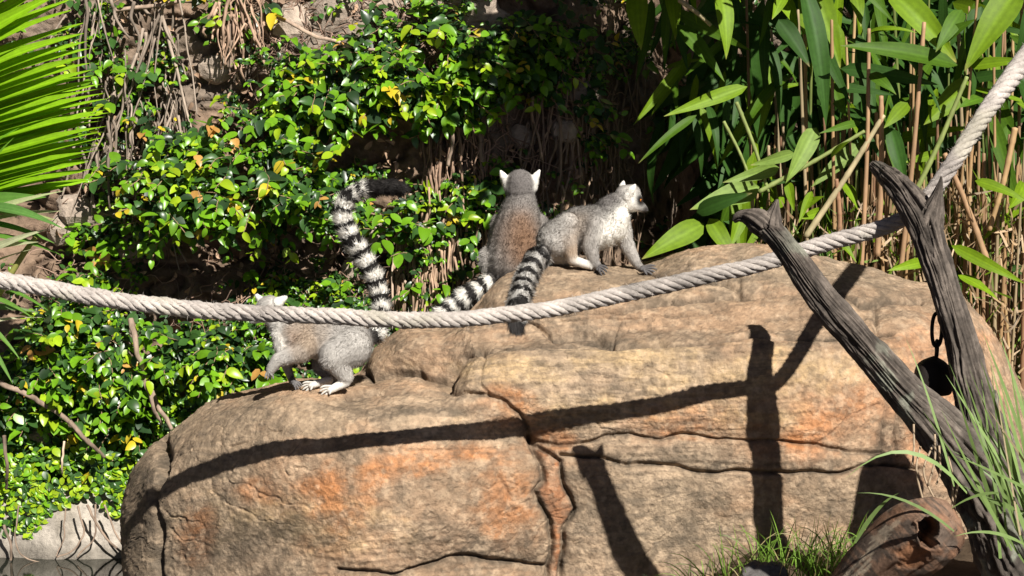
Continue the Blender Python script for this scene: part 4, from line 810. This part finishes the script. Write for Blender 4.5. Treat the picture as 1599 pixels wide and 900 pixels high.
bA[-8] = (456, 594, (zh+.055)/2, 5.5, 461, 600, zh, 4.5, PAW*1.5, .003); bA[-5] = bA[-5][:6] + (zn*.8, 8.5) + bA[-5][8:]; bA[-4] = (540, 597, zn*.8, 8, 516, 609, zn, 6, WHITE*.9, .003); bA[-1] = (514, 594, zf + .02, 7, 486, 602, zf, 5.5, WHITE*.85, .003)
pwA = digits(517, 608, zn, -1, .34, 4, 3.0, 18, 2.1, WHITE*.7) + digits(488, 602, zf, -1, .26, 4, 2.6, 17, 2.0, WHITE*.65) + digits(461, 600, zh, .5, .5, 4, 2.6, 10, 1.8, PAW*1.6) + digits(421, 583, -.076, -.1, 1, 4, 2.6, 10, 1.8, LGREY*.55)
tA = [(572, 530, .0, 13), (586, 522, .02, 15), (595, 505, .05, 15.5), (595, 478, .08, 15.5), (589, 448, .10, 16), (577, 418, .10, 16.5), (560, 390, .1, 17), (543, 362, .1, 17.5), (535, 335, .1, 17), (541, 312, .1, 16), (560, 298, .1, 14.5), (585, 293, .1, 14), (610, 293, .1, 14), (624, 294, .1, 12), (632, 295, .1, 6)]
pA = [(455, 530, -.06, 16, np.array([.31, .21, .15]), .7), (440, 535, -.06, 13, WHITE, .8), (520, 505, 0, 30, GREY, .5), (421, 468, 0, 14, GREY*.9, .9), (407, 489, -.02, 6, BLACK*1.5, .9), (475, 560, -.03, 14, WHITE*.8, .6), (500, 570, -.02, 18, LGREY*1.2, .6)]
# light bands along the tail, as counted in the photograph
bandsA = []
_tp = smooth_path(np.array(tA, float), 200); _ss = np.r_[0, np.cumsum(np.hypot(*np.diff(_tp[:, :2], axis=0).T))]; _ss = _ss/_ss[-1]
for (bx, by, hw) in [(590, 521, .014), (595, 500, .014), (593, 478, .018), (590, 453, .019), (582, 428, .0195), (569, 405, .0195), (555, 386, .020), (540, 363, .020), (534, 340, .020), (542, 318, .018), (556, 302, .013), (569, 296, .009)]:
    i_ = np.argmin((_tp[:, 0]-bx)**2 + (_tp[:, 1]-by)**2); bandsA += [_ss[i_]-hw, _ss[i_]+hw]
lemur('walking lemur with one hand lifted and its striped tail curled up high', 6.87, bA, tA, bandsA, pA, 48000, eyes=[(406, 489, -.022, 2.3)], base=(500, 612, 0), paws=pwA)
# ---------------------------------------------------------------- rope
rp = [(-160, 395, 5.97), (-80, 417, 6.01), (0, 437, 6.05), (100, 455, 6.08), (200, 472, 6.1), (300, 484, 6.11), (400, 490, 6.10), (500, 495, 6.04), (600, 500, 6.02), (700, 500, 6.06), (800, 491, 6.11), (900, 476, 6.18), (1000, 455, 6.2), (1100, 433, 6.19), (1200, 408, 6.18), (1300, 375, 6.16), (1370, 356, 6.13), (1418, 335, 6.1), (1450, 305, 6.09), (1485, 258, 6.10), (1520, 205, 6.15), (1560, 148, 6.25), (1620, 68, 6.4), (1720, -60, 6.6)]
rw = np.array([P(a, b, c) for a, b, c in rp]); rw = smooth_path(rw, 1500)
ln_ = np.r_[0, np.cumsum(np.linalg.norm(np.diff(rw, axis=0), axis=1))]; tt = np.linspace(0, ln_[-1], 1500)
rw = np.stack([np.interp(tt, ln_, rw[:, i]) for i in range(3)], -1); rw[:, 2] += .004*fbm(np.c_[tt*3, tt*0, tt*0], 3, 90)
RR = .0268*(1 + .28*sstep(.78, .9, tt/tt[-1]))*(1 + .05*fbm(np.c_[tt*6, tt*0, tt*0], 3, 91))
rope = thing('rope', 'thick weathered pale grey twisted rope slung across in front of the boulder', 'rope', loc=tuple(rw[700]))
tan_, N_0, B_0 = frames(rw)
part('core', *tube(rw, RR*.66, 14), M_ROPE, rope, True, np.array([.30, .27, .24]))
for s_ in range(6):
    ph = tt/.20*2*math.pi + s_*2*math.pi/6 + .5*fbm(np.c_[tt*2, tt*0, tt*0], 2, 92)
    cen = rw + (RR*.60)[:, None]*(np.cos(ph)[:, None]*N_0 + np.sin(ph)[:, None]*B_0)
    def dsp(th, s, p):
        yarn = np.abs(np.sin(th*2.5 + s*95 + 0*th))*.12
        q = np.concatenate([np.cos(th)*1.2 + 0*s, np.sin(th)*1.2 + 0*s], -1).reshape(-1, 1) if False else None
        nz = fbm(np.stack([np.cos(th)*2.2+s*0, np.sin(th)*2.2+s*0, s*28+th*0], -1), 4, 93+s_)
        n2_ = fbm(np.stack([np.cos(th)*3.5+s*14, np.sin(th)*3.5+s*0, s*70+th*0], -1), 3, 98+s_)
        lf_ = 1 + .9*(1-sstep(1.2, 2.2, s))
        return 1.0 + yarn - .06 + .17*nz*lf_ + .09*n2_*lf_
    V, Fc = tube(cen, RR*.40, 14, dsp)
    th_ = np.repeat(tt, 18)
    g = fbm(np.asarray(V)*16, 4, 94); gr = sstep(.25, .6, fbm(np.asarray(V)*5, 3, 95))[:, None]
    g = g + .8*fbm(np.asarray(V)*3.5, 3, 96); cc = np.array([.44, .395, .36])*(1+.26*g[:, None]) ; cc = cc*(1-.30*gr) + np.array([.33, .32, .20])*.30*gr
    gd = np.exp(-np.clip(np.linalg.norm(V - rw[np.clip((np.arange(len(V))//14), 0, 1499)], axis=1)-RR.mean()*.62, 0, 1)/.008)[:, None]
    part('strand', V, Fc, M_ROPE, rope, True, np.clip(cc, .02, .9))
nf = 5200; ii = RNG.integers(0, 1500, nf); an = RNG.random(nf)*2*math.pi
rad_ = np.cos(an)[:, None]*N_0[ii] + np.sin(an)[:, None]*B_0[ii]
b0 = rw[ii] + rad_*(RR[ii]*.92)[:, None]; dd = unit(rad_*.5 + tan_[ii]*RNG.normal(0, 1, (nf, 1)) + RNG.normal(0, .4, (nf, 3)))
lf = RNG.uniform(.006, .022, nf)[:, None]; sd_ = unit(np.cross(dd, rad_))*.0007
FV = np.stack([b0+sd_, b0-sd_, b0+dd*lf], 1).reshape(-1, 3)
part('loose_fibres', FV, np.arange(nf*3).reshape(-1, 3), M_ROPE, rope, False, np.array([.5, .45, .4]), 'stuff')

# ---------------------------------------------------------------- dead forked tree
def limb(name, ctrl, seed, parent, seg=96, step=.006, amp=.13, cb=(.125, .103, .086), lichen=.5, end_ragged=True):
    c = np.array(ctrl, float); w0 = P(c[:, 0], c[:, 1], c[:, 3]); r0 = c[:, 2]*c[:, 3]/F
    n = max(12, int(np.linalg.norm(np.diff(w0, axis=0), axis=1).sum()/step))
    q = smooth_path(np.c_[w0, r0], n); V, Fc = tube(q[:, :3], np.maximum(q[:, 3], .003), seg, bark(seed, amp, 5.5))
    V = np.asarray(V); V = V + (unit(fbm(V*9, 3, seed+3)[:, None]*np.ones(3)+1e-6)*0)
    g = fbm(V*np.array([30, 30, 14.]), 4, seed+4); rr = np.linalg.norm(V[:n*seg].reshape(n, seg, 3)-q[:, None, :3], axis=-1)/np.maximum(q[:, 3], .003)[:, None]
    hgt = np.r_[rr.ravel(), [1, 1]]
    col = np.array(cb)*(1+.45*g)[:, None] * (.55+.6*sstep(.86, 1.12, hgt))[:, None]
    li = sstep(.16, .42, fbm(V*17, 4, seed+6))*sstep(.0, .5, fbm(V*3.1+2, 2, seed+7)+.2)*lichen
    col = col*(1-li[:, None]) + np.array([.30, .32, .25])*li[:, None]
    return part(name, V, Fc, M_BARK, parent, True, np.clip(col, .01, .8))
tree = thing('dead_tree', 'dead forked grey brown tree trunk with ridged bark holding up the rope', 'tree', loc=tuple(P(1600, 930, 5.55)))
limb('trunk', [(1720, 1120, 91.5, 5.500), (1665, 1000, 85.1, 5.520), (1612, 890, 76.5, 5.540), (1572, 810, 65.2, 5.570), (1520, 733, 51.5, 5.600), (1462, 664, 37.2, 5.610), (1400, 600, 28.1, 5.620), (1338, 528, 25.2, 5.640), (1280, 462, 22.9, 5.660), (1240, 405, 20.0, 5.690), (1212, 368, 18.5, 5.725), (1192, 349, 18.2, 5.760), (1178, 342, 15.6, 5.780)], 110, tree, 140, .0055)
limb('broken_prong', [(1200, 358, 19.0, 5.740), (1182, 345, 17.5, 5.770), (1166, 339, 11.0, 5.800), (1154, 339, 7.6, 5.810), (1146, 345, 4.2, 5.820)], 120, tree, 60, .004, .22, lichen=.1)
limb('broken_prong', [(1203, 362, 18.5, 5.730), (1206, 344, 15.0, 5.750), (1210, 328, 8.1, 5.760), (1214, 312, 2.5, 5.770)], 124, tree, 48, .004, .25, lichen=.1)
limb('limb', [(1578, 800, 48.0, 5.660), (1550, 720, 45.2, 5.700), (1531, 660, 37.5, 5.750), (1517, 605, 30.5, 5.790), (1505, 550, 25.8, 5.830), (1490, 495, 24.3, 5.855), (1473, 440, 23.5, 5.900), (1458, 395, 24.4, 5.940), (1444, 352, 26.9, 5.965), (1424, 318, 23.5, 6.020), (1402, 292, 19.3, 6.120), (1384, 274, 15.2, 6.270), (1370, 262, 11.1, 6.360), (1362, 258, 6.9, 6.380)], 130, tree, 120, .0055, lichen=.12)
limb('broken_prong', [(1450, 352, 22.9, 5.960), (1458, 325, 15.3, 5.950), (1464, 305, 8.5, 5.940), (1468, 288, 4.2, 5.930), (1470, 276, 1.3, 5.930)], 136, tree, 60, .004, .25, lichen=.05)
limb('broken_prong', [(1388, 282, 15, 6.250), (1394, 270, 9, 6.270), (1398, 265, 4, 6.280)], 138, tree, 40, .004, .25, lichen=.0)
limb('knot', [(1532, 650, 25.5, 5.760), (1546, 622, 15.3, 5.770), (1552, 610, 5.1, 5.780)], 139, tree, 50, .005, .2, lichen=.3)

# ---------------------------------------------------------------- chain with weight, hanging from the limb
def oval(cx, cz, y, w_, h_, r, rotz=0, n=48):
    a = np.linspace(0, 2*math.pi, n+1); s = np.sign(np.sin(a))*np.abs(np.sin(a))
    x = np.sign(np.cos(a))*np.abs(np.cos(a))**.8*w_; z = np.sin(a)*h_
    p = np.stack([cx + x*math.cos(rotz), y + x*math.sin(rotz), cz + z], -1)
    return tube(p, r, 10, None, False)
DW = 5.95
wc = P(1458, 582, DW); hang = thing('hanging_weight', 'dark rusty weight hanging on a chain link beside the forked limb', 'weight', loc=tuple(wc))
c0 = P(1463, 515, DW-.01); k_ = 5.95/F
part('chain_link', *oval(c0[0], c0[2], c0[1], 8.5*k_, 26*k_, 3.1*k_, .25), M_IRON, hang)
c1 = P(1470, 508, DW-.02); part('chain_link', *oval(c1[0]+.012, c1[2], c1[1]-.01, 7*k_, 20*k_, 3.1*k_, 1.6), M_IRON, hang)
c2 = P(1463, 545, DW); part('shackle', *merge([oval(c2[0], c2[2]+4*k_, c2[1], 6*k_, 9*k_, 2.8*k_, 1.5), tube(np.array([P(1463, 548, DW), P(1462, 560, DW), P(1461, 572, DW)]), np.array([3.5, 3.2, 5])*k_, 12)]), M_IRON, hang)
part('hook', *tube(smooth_path(np.array([P(1492, 486, 5.87), P(1484, 484, 5.9), P(1474, 487, DW-.03), P(1466, 494, DW-.01)]), 24), .0065, 10), M_IRON, hang)
prof = [(544+12, 1), (561, 12), (566, 20), (574, 26), (588, 29.5), (600, 31), (610, 30), (615, 25), (617, 12), (617.5, 1)]
wp = np.array([P(1459 - (y-556)*.06, y, DW+.005) for y, r in prof]); wr = np.array([r for y, r in prof])*k_
q = smooth_path(np.c_[wp, wr], 60)
part('weight_body', *tube(q[:, :3], np.maximum(q[:, 3], .001), 40, lambda th, s, p: 1 + .035*np.cos(th*6) + .03*fbm(np.stack([np.cos(th)*2+0*s, np.sin(th)*2+0*s, s*20+0*th], -1), 3, 140)), M_IRON, hang)

# ---------------------------------------------------------------- hollow log
k_ = 5.75/F
lp = [(1300, 985, 45.0, 5.33), (1335, 940, 52.2, 5.29), (1372, 895, 55.8, 5.23), (1410, 858, 57.6, 5.17), (1445, 835, 55.8, 5.11), (1468, 826, 48.6, 5.07), (1480, 822, 36.0, 5.05), (1486, 820, 18.0, 5.04), (1488, 819, 3.6, 5.04)]
c = np.array(lp, float); w0 = P(c[:, 0], c[:, 1], c[:, 3]); q = smooth_path(np.c_[w0, c[:, 2]*c[:, 3]/F], 150)
V, Fc = tube(q[:, :3], np.maximum(q[:, 3], .002), 150, lambda th, s, p: (1 + .10*fbm(np.stack([np.cos(th)*2.0+0*s, np.sin(th)*2.0+0*s, s*3+0*th], -1), 4, 150) + .05*(1-2*np.abs(fbm(np.stack([np.cos(th)*4+0*s, np.sin(th)*4+0*s, s*2.5+0*th], -1), 3, 151)))))
V = np.asarray(V); lx, ly = PROJ(V); facing = V[:, 1] < np.interp(lx, [1300, 1488], [5.31, 5.05]) + .02
hd = np.sqrt(((lx-1449)/17)**2 + ((ly-832)/23)**2) + .28*fbm(np.stack([lx/14, ly/14, lx*0], -1), 3, 152)
hole = (1-sstep(.75, 1.12, hd))*facing; V = V + np.array([.03, 1, -.12])*(hole*.14)[:, None]
lip = np.exp(-((hd-1.2)/.22)**2)*facing; V = V + np.array([0, -1, .3])*(lip*.008)[:, None]
hd2 = np.sqrt(((lx-1425)/26)**2 + ((ly-868)/18)**2) + .4*fbm(np.stack([lx/14, ly/14, lx*0], -1), 3, 153)
V = V + np.array([.03, 1, -.1])*((1-sstep(.6, 1.1, hd2))*facing*.012)[:, None]
st = sstep(-.1, .35, fbm(np.stack([(lx+ly)/70, (lx-ly)/9., lx*0], -1), 4, 154))
col = np.array([.10, .073, .056])*(1-st[:, None]) + np.array([.22, .135, .09])*st[:, None]
pale = sstep(.0, .3, fbm(np.stack([(lx-ly)/60, (lx+ly)/7., lx*0], -1), 3, 155) + .45 - np.abs((lx-1362) + (ly-862)*.75)/16.)*facing*sstep(1500, 1300, lx)
col = col*(1-.85*pale[:, None]) + np.array([.5, .41, .3])*.85*pale[:, None]
o_ = (1-sstep(.6, 1.2, hd2))*facing; col = col*(1-.7*o_[:, None]) + np.array([.30, .13, .055])*.7*o_[:, None]
o2 = sstep(.2, .5, fbm(V*13, 3, 156)); col = col*(1-.4*o2[:, None]) + np.array([.26, .12, .06])*.4*o2[:, None]
tag(ob('hollow_log', mesh('hollow_log', V, Fc, M_LOG, True, np.clip(col, .01, .7))), 'weathered reddish brown hollow log with a knot hole at its end', 'log')
# unseen bulky post added outside the frame to cast a rounded shadow on the boulder
pw = np.array([[1.86, 5.81, z] for z in (-.1, .3, .7, 1.1, 1.42, 1.55, 1.63, 1.66)]); pr = np.array([.17, .155, .15, .145, .14, .125, .085, .02])
q = smooth_path(np.c_[pw, pr], 80); V, Fc = tube(q[:, :3], np.maximum(q[:, 3], .003), 60, bark(160, .08))
tag(ob('shadow_post', mesh('shadow_post', V, Fc, M_BARK, True, np.array([.12, .095, .075]))), 'unseen thick post with a rounded top, added to cast its shadow on the boulder', 'post')
# small grey stone in the grass
V = SPH_V*np.array([.085, .07, .06]); V = V*(1+.25*fbm(V*14, 3, 161))[:, None] + P(1190, 903, 6.3)
bm = bmesh.new(); vs = [bm.verts.new(v) for v in V]; [bm.faces.new([vs[i] for i in f]) for f in SPH_F]; bmesh.ops.subdivide_edges(bm, edges=bm.edges[:], cuts=2, use_grid_fill=True)
for v in bm.verts: v.co += Vector((0, 0, 1))*float(.012*fbm(np.array([v.co])*22, 3, 162)[0])
me = bpy.data.meshes.new('stone'); bm.to_mesh(me); bm.free(); me.materials.append(M_BARK)
a = me.color_attributes.new('Col', 'FLOAT_COLOR', 'POINT'); a.data.foreach_set('color', np.tile([.13, .12, .115, 1], len(me.vertices)).astype(np.float32)); me.polygons.foreach_set('use_smooth', np.ones(len(me.polygons), bool))
tag(ob('stone', me), 'small dark grey stone lying in the green grass', 'stone')

# ---------------------------------------------------------------- grass
def tuft(label, spots, n, h, colr, seed, group):
    r = np.random.default_rng(seed); Vs = []; cs = []
    for i in range(n):
        x0, y0, sx = spots[r.integers(len(spots))]; bx = x0 + r.normal(0, sx); d = r.uniform(6.25, 6.66)
        g = P(bx, 900, d); g[2] = ground_z(g[0], g[1]) - .02
        a = r.uniform(0, 2*math.pi); L_ = r.uniform(.45, 1.1)*h; le = r.uniform(.15, .95)
        tp = g + np.array([math.cos(a)*le*L_, math.sin(a)*le*L_*.5 - .03, L_*(1-.45*le)])
        Vs.append(blade_mesh(g, tp, r.uniform(.0025, .005), L_*.28*le, 7, np.array([math.sin(a)*.4, -1, .5]))); c = np.array(colr)*r.uniform(.6, 1.35)
        if r.random() < .12: c = np.array([.35, .29, .13])
        cs.append(np.tile(c, (14, 1)))
    V, Fc = merge(Vs)
    tag(ob('grass_tuft', mesh('grass_tuft', V, Fc, M_GRASS, True, np.vstack(cs))), label, 'grass', kind='stuff')
tuft('bright green grass growing at the foot of the boulder', [(1090, 900, 30), (1160, 900, 45), (1230, 900, 45), (1300, 900, 40), (1340, 900, 30), (1260, 900, 60)], 330, .24, (.15, .27, .035), 3, None)
tuft('few thin green grass blades before the left of the boulder', [(415, 900, 6), (545, 900, 40), (250, 900, 25), (240, 900, 12), (700, 900, 90), (640, 900, 30)], 45, .27, (.07, .16, .035), 4, None)
tuft('thin weeds rising along the orange cleft of the boulder', [(850, 900, 30), (960, 900, 40), (1030, 900, 30)], 30, .22, (.09, .17, .05), 5, None)
lg = thing('long_grass_clump', 'clump of long grey green grass blades arching over the dead trunk', 'grass', loc=tuple(P(1640, 930, 5.25)))
r = np.random.default_rng(11)
LG = [((1560, 820), (1490, 600), 9), ((1590, 830), (1505, 585), 10), ((1600, 800), (1530, 560), 9), ((1599, 780), (1545, 560), 8), ((1620, 800), (1560, 590), 10), ((1610, 760), (1575, 560), 9), ((1640, 800), (1590, 600), 9),
      ((1580, 860), (1470, 640), 8), ((1600, 880), (1440, 640), 7), ((1490, 760), (1415, 530), 6), ((1510, 770), (1320, 748), 9), ((1335, 848), (1404, 770), 9), ((1490, 830), (1338, 770), 6), ((1599, 850), (1490, 838), 7), ((1599, 800), (1500, 757), 9), ((1560, 770), (1478, 800), 6), ((1599, 690), (1535, 520), 7), ((1620, 720), (1560, 520), 8), ((1599, 760), (1520, 650), 9), ((1610, 850), (1540, 690), 10)]
for i in range(14): LG.append(((1560+r.uniform(0, 90), 780+r.uniform(0, 110)), (1500+r.uniform(-25, 95), 590+r.uniform(-30, 130)), r.uniform(4, 9)))
for i, ((x0, y0), (x1, y1), wd) in enumerate(LG):
    d0 = (5.0 if i in (10, 11, 12, 13, 15) else 5.25) + r.uniform(-.1, .06); V, Fc = blade_mesh(P(x0, y0, d0), P(x1, y1, d0 + r.uniform(-.12, .1)), wd*.75*5.25/F, (.09 if i == 10 else .03 if i == 12 else r.uniform(-.01, .03)), 9, np.array([r.uniform(-.4, .6), -1, r.uniform(0, .6)]), i < 20)
    cb = np.array([.19, .285, .085])*r.uniform(.7, 1.25) if (r.random() > .3 or i < 20) else np.array([.5, .4, .25])*r.uniform(.8, 1.2)
    part('blade', V, Fc, M_GRASS, lg, True, cb)
for i in range(7):
    x0, y0 = 1440+r.uniform(-15, 80), 690+r.uniform(-30, 70); pts = np.array([P(x0, y0, 5.40), P(x0+r.uniform(-14, 10), y0+40, 5.38), P(x0+r.uniform(-10, 25), y0+r.uniform(60, 110), 5.37)])
    part('dry_blade', *tube(smooth_path(pts, 14), .0032, 6), M_GRASS, lg, True, np.array([.5, .38, .26]))
